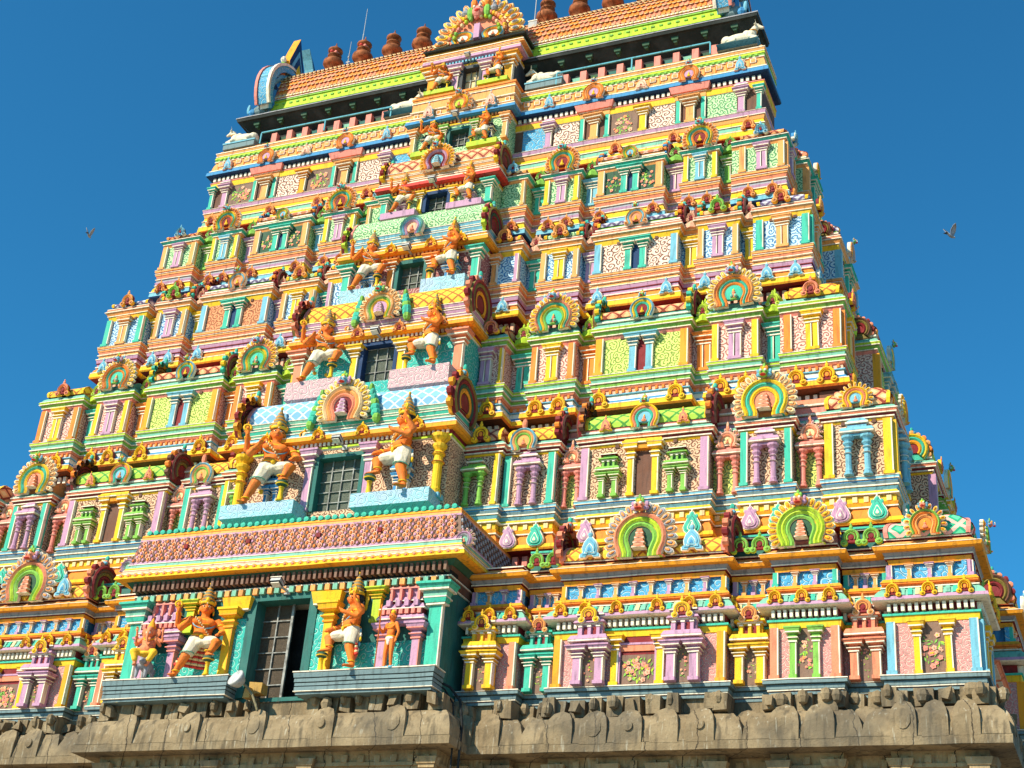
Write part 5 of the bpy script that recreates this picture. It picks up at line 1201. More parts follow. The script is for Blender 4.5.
def g_body(bm):
    _c = caps
    def caps_(b, p, q, r0, r1, n=8): _c(b, p, q, r0*(1.14 if r0 > .013 else 1), r1*(1.14 if r1 > .013 else 1), n)
    ell(bm, (0,-.005,.665), (.100,.062,.070)); ell(bm, (0,.0,.62), (.080,.058,.08)); ell(bm, (0,-.015,.565), (.078,.070,.065)); ell(bm, (0,.0,.505), (.088,.072,.055))
    for s_ in (-1, 1): ell(bm, (s_*.048,-.045,.675), (.045,.028,.035)); ell(bm, (s_*.108,0,.695), (.036,.036,.036))
    caps_(bm, (0,0,.71), (0,-.008,.765), .034, .030)
    ell(bm, (0,-.012,.808), (.050,.054,.058)); ell(bm, (0,-.030,.785), (.038,.038,.032)); ell(bm, (0,-.066,.800), (.010,.014,.014)); caps_(bm, (0,-.055,.822), (0,-.068,.803), .008, .011)
    for s_ in (-1, 1): ell(bm, (s_*.052,-.002,.805), (.012,.016,.026)); ell(bm, (s_*.025,-.048,.795), (.016,.014,.013))
    # standing leg
    caps_(bm, (-.045,0,.49), (-.115,-.035,.275), .060, .040); caps_(bm, (-.115,-.035,.275), (-.185,-.010,.045), .040, .022); ell(bm, (-.135,-.012,.20), (.034,.036,.06))
    caps_(bm, (-.188,-.012,.030), (-.215,-.085,.014), .022, .014); 
    for k in range(5): caps_(bm, (-.232 + .011*k, -.080, .012), (-.236 + .012*k, -.104 + .003*abs(k-2), .009), .008, .006, 6)
    # raised leg, foot planted on the mace
    caps_(bm, (.045,-.01,.49), (.150,-.160,.455), .060, .043); caps_(bm, (.150,-.160,.455), (.100,-.165,.295), .042, .023); ell(bm, (.135,-.152,.40), (.034,.037,.05))
    caps_(bm, (.085,-.165,.285), (.115,-.235,.262), .022, .014)
    for k in range(5): caps_(bm, (.098 + .011*k, -.232, .262), (.102 + .012*k, -.258 + .003*abs(k-2), .256), .008, .006, 6)
    # four arms
    caps_(bm, (-.112,0,.695), (-.178,-.02,.60), .032, .025); caps_(bm, (-.178,-.02,.60), (-.125,-.125,.635), .025, .016); hand(bm, (-.125,-.125,.635), (.4,-.6,.5), (0,.3,1))
    caps_(bm, (-.112,.015,.705), (-.205,.0,.635), .030, .024); caps_(bm, (-.205,0,.635), (-.215,-.07,.745), .024, .015); hand(bm, (-.215,-.07,.745), (-.05,-.2,1), (0,-1,0))
    caps_(bm, (.112,0,.695), (.175,-.05,.60), .032, .025); caps_(bm, (.175,-.05,.60), (.150,-.175,.540), .025, .016); hand(bm, (.150,-.175,.535), (-.3,-.7,-.3), (0,0,-1))
    caps_(bm, (.112,.015,.705), (.195,.0,.64), .030, .024); caps_(bm, (.195,0,.64), (.190,-.075,.735), .024, .015); hand(bm, (.190,-.075,.735), (.05,-.2,1), (0,-1,0))
def g_shorts(bm):
    ell(bm, (0,-.002,.500), (.100,.084,.055)); caps(bm, (-.045,0,.49), (-.092,-.025,.335), .078, .064); caps(bm, (.045,-.01,.49), (.108,-.105,.470), .078, .068)
    ell(bm, (.0,-.05,.46), (.05,.05,.05))
def g_skirt(mb):      # striped cloth hanging behind the thighs
    for j in range(9):
        z1 = .45 - .032*j; z0 = z1 - .030; w0 = .10 + .013*j
        c = ('red', 'cream')[j % 2]
        for i in range(6):
            a0 = -1 + 2*i/6; a1 = -1 + 2*(i+1)/6
            mb.box(w0*a0, w0*a1, -.055 + .03*abs(a0), -.03 + .03*abs(a0), z0, z1, c)
def torus(mb, c, R, r, col, ax='z', n=14, tilt=0, sy=1.0):
    cx, cd, cz = c; vs = []; fs = []
    for i in range(n):
        a = 2*pi*i/n
        for j in range(5):
            b = 2*pi*j/5; rr = R + r*cos(b); p = [rr*cos(a), rr*sin(a)*sy, r*sin(b)]
            if ax == 'x': p = [p[2], p[0], p[1]]
            if ax == 'y': p = [p[0], p[2], p[1]]
            if tilt: p = [p[0], p[1]*cos(tilt) - p[2]*sin(tilt), p[1]*sin(tilt) + p[2]*cos(tilt)]
            vs.append((cx + p[0], cd + p[1], cz + p[2]))
    for i in range(n):
        for j in range(5): fs.append((i*5+j, ((i+1) % n)*5+j, ((i+1) % n)*5+(j+1) % 5, i*5+(j+1) % 5))
    mb.mesh(vs, fs, col)
def g_crown(mb):
    mb.lathe(0, .0, [(.054,.838),(.060,.848),(.060,.865),(.052,.872),(.050,.90),(.040,.94),(.026,.985),(.012,1.02),(.006,1.05),(.001,1.06)], 'iron', 12)
    mb.lathe(0, .0, [(.060,.842),(.066,.852),(.064,.868),(.055,.872)], 'yellow', 12)
    for z, r in ((.895, .053), (.93, .046), (.965, .035), (1.0, .022)): mb.lathe(0, .0, [(r-.004, z-.008), (r+.003, z), (r-.006, z+.008)], 'gold', 12)
    mb.blob(0, .058, .88, .018, .012, .026, 'yellow', 7, 4); mb.blob(0, .0, 1.05, .012, .012, .018, 'yellow', 7, 4)
    for s_ in (-1, 1): mb.blob(s_*.058, .02, .862, .014, .014, .022, 'gold', 6, 4)
def g_gold(mb):
    torus(mb, (0, .012, .715), .058, .009, 'yellow', 'z', 16, -.5, .85); torus(mb, (0, .02, .690), .078, .008, 'gold', 'z', 18, -.75, .85); torus(mb, (0, .022, .665), .088, .006, 'sky', 'z', 18, -.95, .8)
    for sx, d_, z in ((-.145,.01,.65),(.145,.025,.65)): torus(mb, (sx, d_, z), .033, .008, 'yellow', 'z', 10, .3)
    for p in ((-.16,.06,.617),(-.212,.052,.715),(.158,.115,.570),(.191,.06,.71)): torus(mb, p, .021, .006, 'yellow', 'z', 9, .9)
    for p in ((-.172,.02,.085),(.087,.167,.325)): torus(mb, p, .031, .008, 'yellow', 'z', 10)
    torus(mb, (-.10,.033,.315), .060, .007, 'mint', 'z', 12, .15); torus(mb, (0, .004, .545), .088, .010, 'gold', 'z', 18, 0, .84); mb.blob(0, .085, .530, .022, .014, .024, 'yellow', 7, 4)
    for s_ in (-1, 1): torus(mb, (s_*.060, .008, .772), .017, .006, 'yellow', 'x', 8)
    # sacred thread
    for k in range(9):
        a = k/8; mb.blob(-.07 + .12*a, .068 + .02*sin(a*pi), .70 - .14*a, .008, .008, .012, 'cream', 5, 3)
def g_halo(mb):      # lobed disc of flames behind the shoulder
    for q, c, dd in ((1, 'yellow', 0), (.72, 'gold', .012), (.42, 'yellow', .02)):
        P = []
        for i in range(18):
            a = 2*pi*i/18; r = .105*q*(1 + .13*(i % 2)); P.append((r*cos(a), r*sin(a)))
        mb.poly(lambda u, n, h: (.075 + u + .2*n, -.085 + dd + n, .815 + h), P, -.008, .012, c)
    for i in range(7): mb.blob(.10 + .018*i, -.07 + .01*i, .90 - .035*i, .016, .014, .024, 'gold' if i % 2 else 'lime', 6, 4)
    for s_ in (-1, 1):
        for k in range(6): mb.blob(s_*(.09 + .03*sin(k*.9)), -.05, .50 - .055*k, .022, .012, .032, ('sky', 'white', 'yellow')[k % 3], 6, 4)
def g_face(mb):
    for s_ in (-1, 1):
        mb.blob(s_*.020, .058, .816, .011, .006, .008, 'white', 8, 4); mb.blob(s_*.020, .063, .816, .0055, .004, .006, 'black', 6, 4)
        for k in range(4): mb.blob(s_*(.010 + .008*k), .056 - .003*k, .832 + .002*sin(k), .006, .005, .004, 'black', 5, 3)
        for k in range(5): mb.blob(s_*(.005 + .008*k), .064 - .004*k, .788 + .0015*k*k*.8, .007, .006, .0055, 'black', 6, 3)
    mb.blob(0, .062, .776, .013, .006, .005, 'red', 7, 3); mb.blob(0, .062, .848, .005, .004, .009, 'white', 5, 3)
def g_hair(mb):
    mb.blob(0, -.022, .815, .056, .046, .062, 'black', 10, 6); mb.blob(.0, -.05, .765, .06, .026, .04, 'black', 8, 5)
def g_mace(mb):
    mb.lathe(.105, .215, [(.030,0),(.036,.01),(.024,.03),(.018,.10),(.020,.16),(.026,.165),(.018,.175)], 'yellow', 9)
    mb.lathe(.105, .215, [(.018,.172),(.045,.19),(.052,.21),(.046,.235),(.02,.248)], 'darkgreen', 10); mb.lathe(.105, .215, [(.045,.192),(.055,.202),(.046,.212)], 'yellow', 10)
def g_emblems(mb):   # conch and disc held in the raised hands
    torus(mb, (-.222, .075, .80), .026, .010, 'yellow', 'y', 10); mb.blob(-.222, .075, .80, .014, .012, .014, 'gold', 6, 4); mb.blob(-.222,.075,.84,.006,.006,.016,'gold',5,3)
    torus(mb, (.192, .08, .80), .030, .008, 'gold', 'y', 10); mb.blob(.192, .08, .80, .014, .014, .030, 'cream', 7, 5); mb.blob(.192,.08,.845,.008,.008,.018,'yellow',5,3)
ME = {}
for nm, bf, col in (('body', g_body, 'skin'), ('shorts', g_shorts, 'bullwhite')):
    ME[nm] = skin(nm, bf, col, .0075, sm=2)
for nm, bf in (('crown', g_crown), ('ornaments', g_gold), ('halo', g_halo), ('face_paint', g_face), ('hair', g_hair), ('mace', g_mace), ('skirt', g_skirt), ('emblems', g_emblems)):
    ME[nm] = lm(bf); ME[nm].name = nm
for v_ in ME.values():      # crouching stance: low hips, broad chest, large head
    for q in v_.vertices:
        x, y, z = q.co
        t = min(1, max(0, (z - .44)/.12)); t = t*t*(3 - 2*t)
        z2 = z*.84*(1 - t) + (.41 + (z - .5)*1.16)*t
        k = 1 + .12*min(1, max(0, (z - .50)/.10))
        q.co = (x*k, y*k, z2)
MM = {k: mirrored(v) for k, v in ME.items()}
STAT = {  # x, y, feet z, height
 1: (1.30, -.72, .125, 1.40), 2: (1.22, .28, 3.34, 1.70), 3: (1.08, 1.08, 6.05, 1.45), 4: (.86, 1.87, 8.40, 1.30), 5: (.72, 2.55, 10.62, .97), 6: (.60, 3.20, 12.58, .92), 7: (.66, 3.41, 14.36, .88)}
WHERE = {1: 'the doorway under the tiled hood', 2: 'the window just above the tiled hood', 3: 'the third storey blue framed window', 4: 'the fourth storey green framed window', 5: 'the fifth storey blue framed window', 6: 'the sixth storey green framed window', 7: 'the topmost window under the fan arch'}
for t, (x, y, z, h) in STAT.items():
    for sg in (-1, 1):
        root = empty('guardian_statue', (sg*x, y, z), R_(32 if sg < 0 else -46))
        tag(root, ('orange four-armed guardian statue left of ' if sg < 0 else 'orange four-armed guardian statue right of ') + WHERE[t], 'statue', 'guardian statues flanking the central openings')
        src = ME if sg < 0 else MM
        for nm in ('body', 'shorts', 'crown', 'ornaments', 'halo', 'face_paint', 'hair', 'mace', 'emblems') + (('skirt',) if t == 1 else ()):
            o = bpy.data.objects.new(nm, src[nm]); COL.objects.link(o); o.parent = root
        root.scale = (h*S*1.20, h*S*1.18, h*S*1.05)
# small attendants in the first storey niches
def kid_body(bm):
    ell(bm, (0,-.0,.70), (.095,.055,.085)); ell(bm, (0,-.01,.60), (.075,.055,.08)); ell(bm, (0,0,.52), (.082,.06,.05)); caps(bm, (0,0,.74), (0,-.005,.82), .032, .030); ell(bm, (0,-.01,.875), (.058,.064,.072)); caps(bm, (0,-.068,.89),(0,-.08,.865), .009, .013)
    for s_ in (-1, 1):
        ell(bm, (s_*.063,0,.875), (.012,.015,.022)); caps(bm, (s_*.045,0,.50), (s_*.06,-.02,.27), .055, .038); caps(bm, (s_*.06,-.02,.27), (s_*.065,0,.045), .038, .024); caps(bm, (s_*.065,0,.025), (s_*.08,-.085,.015), .024, .016)
    caps(bm, (-.10,0,.755), (-.16,-.02,.62), .032, .026); caps(bm, (-.16,-.02,.62), (-.155,-.11,.66), .025, .018); hand(bm, (-.155,-.11,.66), (0,-.3,1), (0,-1,0), 1.2)
    caps(bm, (.10,0,.755), (.165,-.01,.60), .032, .026); caps(bm, (.165,-.01,.60), (.150,-.05,.47), .025, .018); hand(bm, (.150,-.05,.47), (0,-.3,-1), (0,-1,0), 1.2)
def kid_cloth(bm): ell(bm, (0,-.01,.50), (.092,.074,.045)); ell(bm, (0,-.05,.44), (.032,.03,.06))
root = empty('attendant_statue', (2.02, -.86, .125), R_(-12)); root.scale = (.88*S,)*3
tag(root, 'small standing orange figure with a staff inside the lavender niche right of the doorway', 'statue')
for nm, me in (('body', skin('body', kid_body, 'skin', .010)), ('loincloth', skin('loincloth', kid_cloth, 'white', .010)),
               ('ornaments', lm(lambda mb: (torus(mb, (0,.01,.77), .05, .007, 'yellow', 'z', 12, -.6), torus(mb, (0,.02,.74), .085, .007, 'gold', 'z', 14, -1.0), torus(mb, (0,0,.535), .085, .008, 'yellow', 'z', 14, 0, .75), mb.blob(0,0,.955,.045,.045,.045,'yellow',8,5), mb.blob(0,-.02,.90,.062,.05,.06,'brown',8,5)))),
               ('face_paint', lm(lambda mb: [mb.blob(s_*.024,.072,.888,.012,.006,.008,'white',6,4) or mb.blob(s_*.024,.077,.888,.005,.004,.006,'black',5,3) for s_ in (-1,1)] + [mb.blob(0,.072,.848,.014,.006,.005,'red',6,3)])),
               ('staff', lm(lambda mb: mb.lathe(-.158, .128, [(.010,0),(.010,1.02),(.018,1.03),(.004,1.08)], 'orange', 7))),
               ('pedestal', lm(lambda mb: [mb.blob(-.12 + .08*k, .02, .0, .07, .10, .035, 'sky', 7, 4) for k in range(4)]))):
    me.name = nm; o = bpy.data.objects.new(nm, me); COL.objects.link(o); o.parent = root
def gan_body(bm):     # round bellied, elephant headed, seated astride a small grey mount
    ell(bm, (0,-.0,.60), (.12,.085,.12)); ell(bm, (0,-.04,.50), (.13,.11,.10)); ell(bm, (0,-.02,.80), (.085,.08,.085)); ell(bm, (0,-.07,.84), (.05,.04,.045))
    P = [(0,-.09,.80),(0,-.125,.74),(.005,-.14,.66),(.02,-.145,.59),(.055,-.15,.555),(.08,-.16,.58)]
    for i in range(5): caps(bm, P[i], P[i+1], .036 - .005*i, .031 - .005*i)
    for s_ in (-1, 1):
        ell(bm, (s_*.115,.01,.80), (.055,.016,.075)); caps(bm, (s_*.115,0,.69), (s_*.20,-.03,.58), .036, .030); caps(bm, (s_*.20,-.03,.58), (s_*.17,-.13,.62), .028, .02); hand(bm, (s_*.17,-.13,.62), (0,-.5,.8), (0,-1,0), 1.4)
        caps(bm, (s_*.11,.02,.70), (s_*.22,.01,.66), .032, .026); caps(bm, (s_*.22,.01,.66), (s_*.22,-.05,.80), .026, .019); hand(bm, (s_*.22,-.05,.80), (0,-.2,1), (0,-1,0), 1.4)
        caps(bm, (s_*.07,-.04,.46), (s_*.17,-.14,.43), .06, .048); caps(bm, (s_*.17,-.14,.43), (s_*.10,-.17,.22), .045, .028); caps(bm, (s_*.10,-.17,.21), (s_*.10,-.24,.19), .026, .018)
def gan_cloth(bm):
    ell(bm, (0,-.03,.43), (.14,.12,.06))
    for s_ in (-1, 1): caps(bm, (s_*.07,-.04,.46), (s_*.17,-.145,.43), .07, .062); caps(bm, (s_*.17,-.145,.43), (s_*.12,-.17,.30), .058, .045)
def mount(bm):
    ell(bm, (.02,.02,.24), (.10,.20,.11)); ell(bm, (.04,-.20,.26), (.055,.09,.06)); caps(bm, (.04,-.26,.25), (.04,-.32,.23), .032, .014)
    for sx, sy in ((-.06,-.12),(.09,-.12),(-.06,.14),(.09,.14)): caps(bm, (sx,sy,.20), (sx,sy-.01,.03), .045, .026)
    for s_ in (-1, 1): ell(bm, (.04 + s_*.05,-.17,.32), (.026,.012,.032))
root = empty('seated_statue', (-2.16, -.84, .125), R_(14)); root.scale = (.95*S,)*3
tag(root, 'small elephant-headed figure in yellow cloth riding a grey mount, left end of the doorway ledge', 'statue')
for nm, me in (('body', skin('body', gan_body, 'skinpink', .010)), ('dhoti', skin('dhoti', gan_cloth, 'yellow', .010)), ('mount', skin('mount', mount, 'grey', .011)),
               ('crown', lm(lambda mb: (mb.lathe(0, .01, [(.07,.86),(.076,.88),(.06,.90),(.05,.94),(.028,.99),(.01,1.04)], 'gold', 10), torus(mb, (0,.03,.70), .085, .010, 'yellow', 'z', 14, -.7)))),
               ('tusks', lm(lambda mb: [mb.lathe(s_*.03, .12, [(.004,.735),(.009,.75),(.010,.775)], 'white', 6) for s_ in (-1, 1)])),
               ('ledge_figures', None)):
    if me is None: continue
    me.name = nm; o = bpy.data.objects.new(nm, me); COL.objects.link(o); o.parent = root
# reclining bulls on the top ledge
def bull_body(bm):
    ell(bm, (.0,0,.20), (.40,.15,.15)); ell(bm, (-.24,0,.22), (.18,.15,.17)); ell(bm, (-.17,0,.36), (.09,.07,.07)); caps(bm, (-.28,0,.30), (-.40,0,.47), .10, .075)
    ell(bm, (-.43,0,.50), (.085,.065,.07)); caps(bm, (-.46,0,.48), (-.56,0,.43), .055, .038); ell(bm, (.30,0,.20), (.14,.15,.14))
    for s_ in (-1, 1):
        caps(bm, (-.42,s_*.06,.53), (-.40,s_*.12,.64), .016, .007); ell(bm, (-.40,s_*.10,.50), (.03,.045,.02))
        caps(bm, (-.28,s_*.12,.14), (-.44,s_*.15,.06), .055, .040); caps(bm, (-.44,s_*.15,.06), (-.30,s_*.17,.03), .034, .024)
        caps(bm, (.24,s_*.13,.14), (.06,s_*.19,.08), .07, .045); caps(bm, (.06,s_*.19,.05), (.24,s_*.20,.03), .034, .022)
    caps(bm, (.43,0,.20), (.44,.05,.04), .016, .012)
bm_me = skin('body', bull_body, 'bullwhite', .014)
saddle = lm(lambda mb: (torus(mb, (-.33,0,.36), .098, .012, 'gold', 'z', 12, 0), [mb.blob(-.485, s_*.052, .515, .010, .008, .010, 'black', 6, 4) for s_ in (-1, 1)], mb.blob(-.585, 0, .43, .016, .028, .018, 'salmon', 6, 4))); saddle.name = 'harness'
slab = lm(lambda mb: mb.bands(-.48, .48, .20, [(-.20,-.04,.0,.0,'ledge'),(-.04,.0,.02,.02,'sky')], -.22), False); slab.name = 'plinth'
BULLS = [(-5.86, 3.78, 0, 1, 'white reclining bull at the far left corner of the top ledge'), (-1.70, 3.78, 0, -1, 'white reclining bull beside the left flank of the topmost barred window'),
         (1.66, 3.78, 0, 1, 'white reclining bull beside the right flank of the topmost barred window'), (5.84, 3.78, 0, -1, 'white reclining bull at the right corner of the top ledge, facing the roof middle'), (6.05, 4.5, 90, 1, 'pale reclining bull round the right corner, half hidden in shade')]
for x, y, a, sgn, lab in BULLS:
    root = empty('bull_statue', (x, y, 14.35), R_(a + (0 if sgn > 0 else 180))); root.scale = (.86*S,)*3
    tag(root, lab, 'bull statue', 'reclining bulls on the top ledge')
    for me in (bm_me, saddle, slab):
        o = bpy.data.objects.new(me.name, me); COL.objects.link(o); o.parent = root
# copper pots along the ridge
def pot_b(mb):
    mb.lathe(0, 0, [(.13,-.06),(.14,0),(.10,.02),(.09,.05),(.19,.11),(.235,.19),(.225,.27),(.15,.35),(.09,.37)], 'copper_metal', 16)
def pot_n(mb):
    mb.lathe(0, 0, [(.09,.36),(.08,.40),(.15,.43),(.16,.46),(.09,.50),(.085,.53),(.14,.56),(.17,.60),(.165,.63),(.10,.66),(.08,.69),(.05,.75),(.015,.80),(.012,.86)], 'copper_metal', 14)
pb, pn = lm(pot_b), lm(pot_n); pb.name = 'belly'; pn.name = 'neck'
PX = [(-4.33,'leftmost of the copper pots on the ridge, beside the blue gable scroll'),(-3.54,'copper pot with a pink ribbon, second from the left gable on the ridge'),(-2.75,'copper pot third from the left gable on the ridge'),(-1.96,'copper pot fourth from the left gable, clear of the fan arch'),
      (1.17,'copper pot just right of the lightning rod by the fan arch'),(1.96,'second copper pot right of the fan arch on the ridge'),(2.75,'third copper pot right of the fan arch, cut by the picture top'),(3.54,'fourth copper pot right of the fan arch, barely in view')]
for i, (x, lab) in enumerate(PX):
    root = empty('ridge_pot', (x, 4.6, 16.82), 0); root.scale = (1.08*S, 1.08*S, 1.0*S); root.rotation_euler.z = i*.7
    tag(root, lab, 'finial pot', 'copper finial pots along the roof ridge')
    for me in (pb, pn):
        o = bpy.data.objects.new(me.name, me); COL.objects.link(o); o.parent = root
    if i in (0, 1):
        mr = lm(lambda mb: (torus(mb, (0,0,.52), .10, .020, 'pink', 'z', 10), mb.blob(-.06,.10,.53,.05,.04,.05,'red',6,4), mb.blob(.03,.11,.50,.04,.04,.05,'pink',6,4))); mr.name = 'ribbon'
        o = bpy.data.objects.new('ribbon', mr); COL.objects.link(o); o.parent = root; o.rotation_euler.z = -i*.7 + .4
def rod(name, x, y, z, H, r, lab, box=False):
    m = MB(lambda a, b, c: (a, b, c)); root = empty(name, (x, y, z)); tag(root, lab, 'lightning rod')
    m.lathe(x, y, [(r, z), (r, z + H*.6), (r*.7, z + H*.62), (r*.5, z + H)], 'galvanised', 6)
    m.lathe(x, y, [(r*2.6, z - .02), (r*2.6, z + .06), (r, z + .08)], 'galvanised', 8)
    o = m.build('mast', None, loc=(x, y, z)); o.parent = root; o.location = (0, 0, 0)
    m = MB(lambda a, b, c: (a, b, c))
    if box: m.box(x - .10, x + .10, y - .10, y + .10, z - .16, z + .10, 'galvanised'); m.box(x - .11, x + .11, y - .11, y + .11, z + .10, z + .125, 'white')
    else: m.lathe(x, y, [(r*1.8, z + H*.45), (r*1.8, z + H*.50)], 'galvanised', 6); m.box(x - .05, x + .05, y - .008, y + .008, z + H*.3, z + H*.33, 'galvanised')
    o = m.build('junction_box' if box else 'clamp', None, loc=(x, y, z)); o.parent = root; o.location = (0, 0, 0)
rod('lightning_rod', -3.93, 4.6, 16.72, .92, .014, 'short thin metal rod between two copper pots on the left ridge')
rod('lightning_rod', -3.72, 4.75, 16.70, 2.05, .014, 'tall thin metal mast rising left of the copper pots')
rod('lightning_rod', 1.03, 4.25, 16.5, 2.2, .012, 'thin mast on a white box beside the right edge of the fan arch', True)
# railing of thin blue pipe along the top gallery
for sg, lab in ((-1, 'thin blue pipe railing along the shaded gallery left of the top window'), (1, 'thin blue pipe railing along the shaded gallery right of the top window')):
    root = empty('pipe_railing', (sg*3.3, 3.62, 14.17)); tag(root, lab, 'railing')
    a, b = (1.95, 5.28) if sg > 0 else (1.95, 5.28)
    x0, x1 = sorted((sg*a, sg*b))
    m = MB(lambda p, q, r: (p, q, r)); m.box(x0, x1, 3.605, 3.635, 14.455, 14.485, 'railblue'); o = m.build('top_rail', None, loc=(sg*3.3, 3.62, 14.17)); o.parent = root; o.location = (0,0,0)
    for i in range(3):
        x = x0 + (x1 - x0)*i/2; m = MB(lambda p, q, r: (p, q, r)); m.box(x - .014, x + .014, 3.607, 3.633, 14.17, 14.455, 'railblue'); o = m.build('post', None, loc=(sg*3.3, 3.62, 14.17)); o.parent = root; o.location = (0,0,0)
# floodlights
def lamp(x, y, z, lab, s=1.0, yaw=0, up=True):
    root = empty('floodlight', (x, y, z), yaw); root.scale = (s*S,)*3; tag(root, lab, 'floodlight', 'floodlights over the central openings')
    def arm(mb): mb.box(-.018, .018, -.24, .03, -.012, .012, 'galvanised'); mb.box(-.05, .05, -.27, -.24, -.05, .05, 'galvanised')
    def hd(mb): mb.bands(-.085, .085, .14, [(-.05,-.03,-.05,-.02,'darkgrey'),(-.03,.03,.0,.0,'galvanised'),(.03,.045,.01,.01,'white')], .0)
    def glass(mb): mb.box(-.07, .07, .02, .12, -.062, -.05, 'white')
    for nm, f in (('bracket', arm), ('housing', hd), ('lens', glass)):
        me = lm(f, False); me.name = nm; o = bpy.data.objects.new(nm, me); COL.objects.link(o); o.parent = root
        if nm != 'bracket': o.rotation_euler.x = R_(-25)
for (x, y, z, s, lab) in ((.06, -.92, 1.48, 1.0, 'white floodlight under the tiled hood above the doorway'), (.05, .18, 4.40, .9, 'floodlight above the barred teal window over the hood'), (.02, .98, 6.92, .95, 'grey floodlight above the navy framed window of the third storey'),
                          (-.02, 1.76, 9.20, .9, 'grey floodlight above the dark teal window of the fourth storey'), (-.02, 2.42, 11.22, .9, 'grey floodlight above the small navy window of the fifth storey'), (-.02, 3.05, 13.36, .8, 'grey floodlight above the plain teal window of the sixth storey'), (-.02, 3.28, 15.14, .7, 'small lamp above the top barred window under the fan arch')):
    lamp(x, y, z, lab, s)
# round lamp on a bent pipe at the door foot
root = empty('spotlight', (-.20, -1.05, -.42)); tag(root, 'grey round spotlight on a bent rusty pipe at the foot of the doorway', 'spotlight')
def L3(nm, f, par, loc=(0,0,0), rot=(0,0,0)):
    me = lm(f); me.name = nm; o = bpy.data.objects.new(nm, me); COL.objects.link(o); o.parent = par; o.location = loc; o.rotation_euler = rot; return o
root.scale = (S,)*3
L3('lamp_head', lambda mb: (mb.lathe(0, 0, [(.05,-.10),(.08,-.09),(.13,.0),(.14,.05),(.125,.055)], 'galvanised', 14)), root, (-.10, -.02, .42), (R_(62), 0, R_(-20)))
def sp_pipe(bm):
    P = [(-.08,.04,.40),(.02,.08,.34),(.12,.10,.22),(.20,.12,.06),(.22,.14,.0)]
    for a, b in zip(P, P[1:]): caps(bm, a, b, .022, .022, 7)
me = skin('pipe', sp_pipe, 'iron', .012); o = bpy.data.objects.new('pipe', me); COL.objects.link(o); o.parent = root
# yellow step block in the doorway
root = empty('step_block', (-.24, -.78, -.20)); tag(root, 'small worn yellow masonry block in the foot of the doorway', 'block')
m = MB(lambda a, b, c: (a, b, c)); m.box(-.26, -.06, -.78, -.60, -.12, .05, 'ochre', .016); o = m.build('block', None, loc=(-.24,-.78,-.20)); o.parent = root; o.location = (0,0,0)
m = MB(lambda a, b, c: (a, b, c)); m.box(-.30, -.20, -.85, -.74, -.20, -.06, 'ochre', .014); o = m.build('lower_step', None, loc=(-.24,-.78,-.20)); o.parent = root; o.location = (0,0,0)
# black cable running down the side of the hood bay
def cable(bm):
    P = [(2.66,-.60,.02),(2.86,-.50,-.06),(3.02,-.46,-.25),(3.10,-.50,-.6),(3.12,-.55,-1.0),(3.10,-.5,-1.6),(3.1,-.5,-2.2)]
    for a, b in zip(P, P[1:]): caps(bm, a, b, .022, .022, 7)
    P = [(2.62,-.64,.0),(2.80,-.56,-.10),(2.94,-.52,-.30),(3.02,-.60,-.62),(3.06,-.66,-1.02),(3.04,-.6,-2.0)]
    for a, b in zip(P, P[1:]): caps(bm, a, b, .016, .016, 7)
me = skin('power_cable', cable, 'black', .014, sm=1); me.transform(Matrix.Scale(S, 4)); o = bpy.data.objects.new('power_cable', me); COL.objects.link(o)
tag(o, 'pair of thick black cables hanging over the granite cornice beside the doorway bay', 'cable')
# stone bay under the central projection
cs = MB(front(-.60)); 
class _B: pass
stone_bay(cb1, front(-.60), -2.80, 2.80, 0.0, 'C')

# ------------------------------------------------------------------ pigeons
CAMP = Vector((11.7248, -18.8622, -5.8751)); f_px = 1474.665
AX_R = Vector((.92411695, .37426803, .07701499)); AX_U = Vector((.1118142, -.45759818, .88210061)); AX_F = Vector((-.36538397, .80655276, .46472271))
def bird(p, yaw, flap, lab):
    root = empty('pigeon', p, yaw); root.scale = (S*.5,)*3; tag(root, lab, 'bird', 'pigeons in flight')
    def bb(bm):
        ell(bm, (0,0,0), (.055,.15,.055)); ell(bm, (0,-.16,.025), (.035,.045,.035)); caps(bm, (0,-.19,.02), (0,-.23,.01), .012, .004, 6); caps(bm, (0,.12,0), (0,.20,.0), .04, .02)
    o = bpy.data.objects.new('body', skin('body', bb, 'grey', .010)); COL.objects.link(o); o.parent = root
    for s_ in (-1, 1):
        def wg(mb):
            K = [(0,.09,0),(.16,.11,.06),(.30,.06,.10),(.40,-.04,.12),(.30,-.11,.09),(.14,-.13,.05),(0,-.08,0)]
            top = [(s_*a, b, c + .008) for a, b, c in K]; bot = [(s_*a, b, c - .006) for a, b, c in K]; n = len(K)
            mb.mesh(top + bot, [tuple(range(n)), tuple(range(2*n-1, n-1, -1))] + [(i, (i+1) % n, n + (i+1) % n, n + i) for i in range(n)], 'grey')
        w = L3('wing', wg, root, (s_*.03, 0, .02), (0, R_(-flap)*s_, 0))
    L3('tail', lambda mb: mb.mesh([(-.03,-.16,.01),(.03,-.16,.01),(.075,-.30,.0),(-.075,-.30,.0),(-.03,-.16,-.005),(.03,-.16,-.005),(.075,-.30,-.012),(-.075,-.30,-.012)], [(0,1,2,3),(7,6,5,4),(3,2,6,7),(1,0,4,5),(2,1,5,6),(0,3,7,4)], 'darkgrey'), root)
bird((-8.05, 2.0, 11.09), R_(200), 50, 'small dark pigeon flying in the sky left of the tower')
bird((9.834, 2.0, 7.909), R_(150), 42, 'small grey pigeon flying in the sky right of the tower')

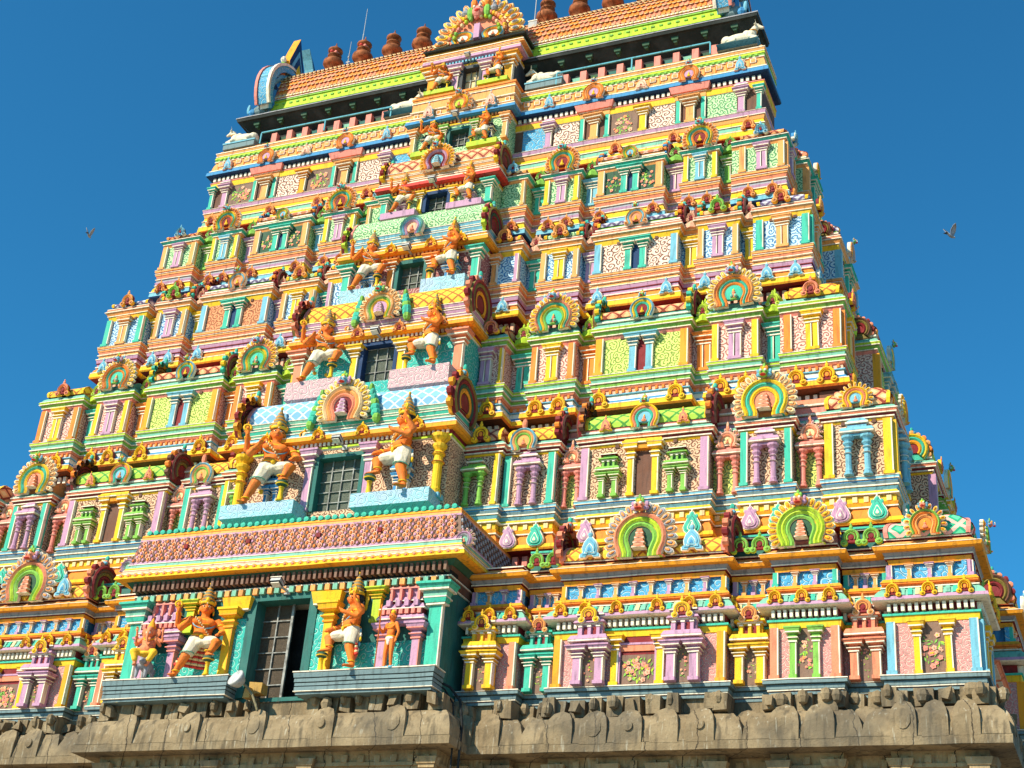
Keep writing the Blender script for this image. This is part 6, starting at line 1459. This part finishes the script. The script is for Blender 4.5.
# ------------------------------------------------------------------ ground, sky, sun, camera
bm = bmesh.new(); bmesh.ops.create_grid(bm, x_segments=2, y_segments=2, size=600)
me = bpy.data.meshes.new('ground'); bm.to_mesh(me); bm.free(); me.materials.append(MAT('ground'))
g = bpy.data.objects.new('ground', me); COL.objects.link(g); g.location.z = -6.7*S; g['kind'] = 'structure'
SUN_EL, SUN_AZ = 36.0, 31.0        # azimuth west of the facade normal, towards the viewer's left
wd = bpy.data.worlds.new('World'); sc.world = wd; wd.use_nodes = True
nt = wd.node_tree; sk = nt.nodes.new('ShaderNodeTexSky'); sk.sky_type = 'NISHITA'; sk.sun_disc = False
sdir = Vector((-sin(R_(SUN_AZ))*cos(R_(SUN_EL)), -cos(R_(SUN_AZ))*cos(R_(SUN_EL)), sin(R_(SUN_EL))))
sk.sun_elevation = R_(SUN_EL); sk.sun_rotation = math.atan2(sdir.x, sdir.y)
sk.air_density = 1.0; sk.dust_density = .3; sk.ozone_density = 4.0; sk.altitude = 0
bg = nt.nodes['Background']; bg.inputs['Strength'].default_value = .10; tn = mix(nt, 1.0, (1, 1, 1), (1, 1, 1)); tm = tn.node; tm.blend_type = 'MULTIPLY'; nt.links.new(sk.outputs[0], tm.inputs[6]); tm.inputs[7].default_value = (.24, .96, 1.16, 1); nt.links.new(tn, bg.inputs[0])
sl = bpy.data.lights.new('sun', 'SUN'); sl.energy = 5.0; sl.angle = R_(.53); sl.color = (1.0, .90, .70)
so = bpy.data.objects.new('sun', sl); COL.objects.link(so); so.rotation_euler = (-sdir).to_track_quat('-Z', 'Y').to_euler()
cam = bpy.data.cameras.new('camera'); co = bpy.data.objects.new('camera', cam); COL.objects.link(co); sc.camera = co
cam.sensor_width = 36; cam.lens = 36*f_px/1024; cam.clip_start = .1; cam.clip_end = 3000
co.matrix_world = Matrix.Translation(CAMP*S) @ Matrix((AX_R, AX_U, -AX_F)).transposed().to_4x4()
vs = sc.view_settings; vs.view_transform = 'Standard'; vs.look = 'None'; vs.exposure = .52; vs.gamma = 1; vs.use_curve_mapping = False
sc.cycles.max_bounces = 5; sc.cycles.diffuse_bounces = 3; sc.cycles.glossy_bounces = 2
sc.cycles.use_denoising = True
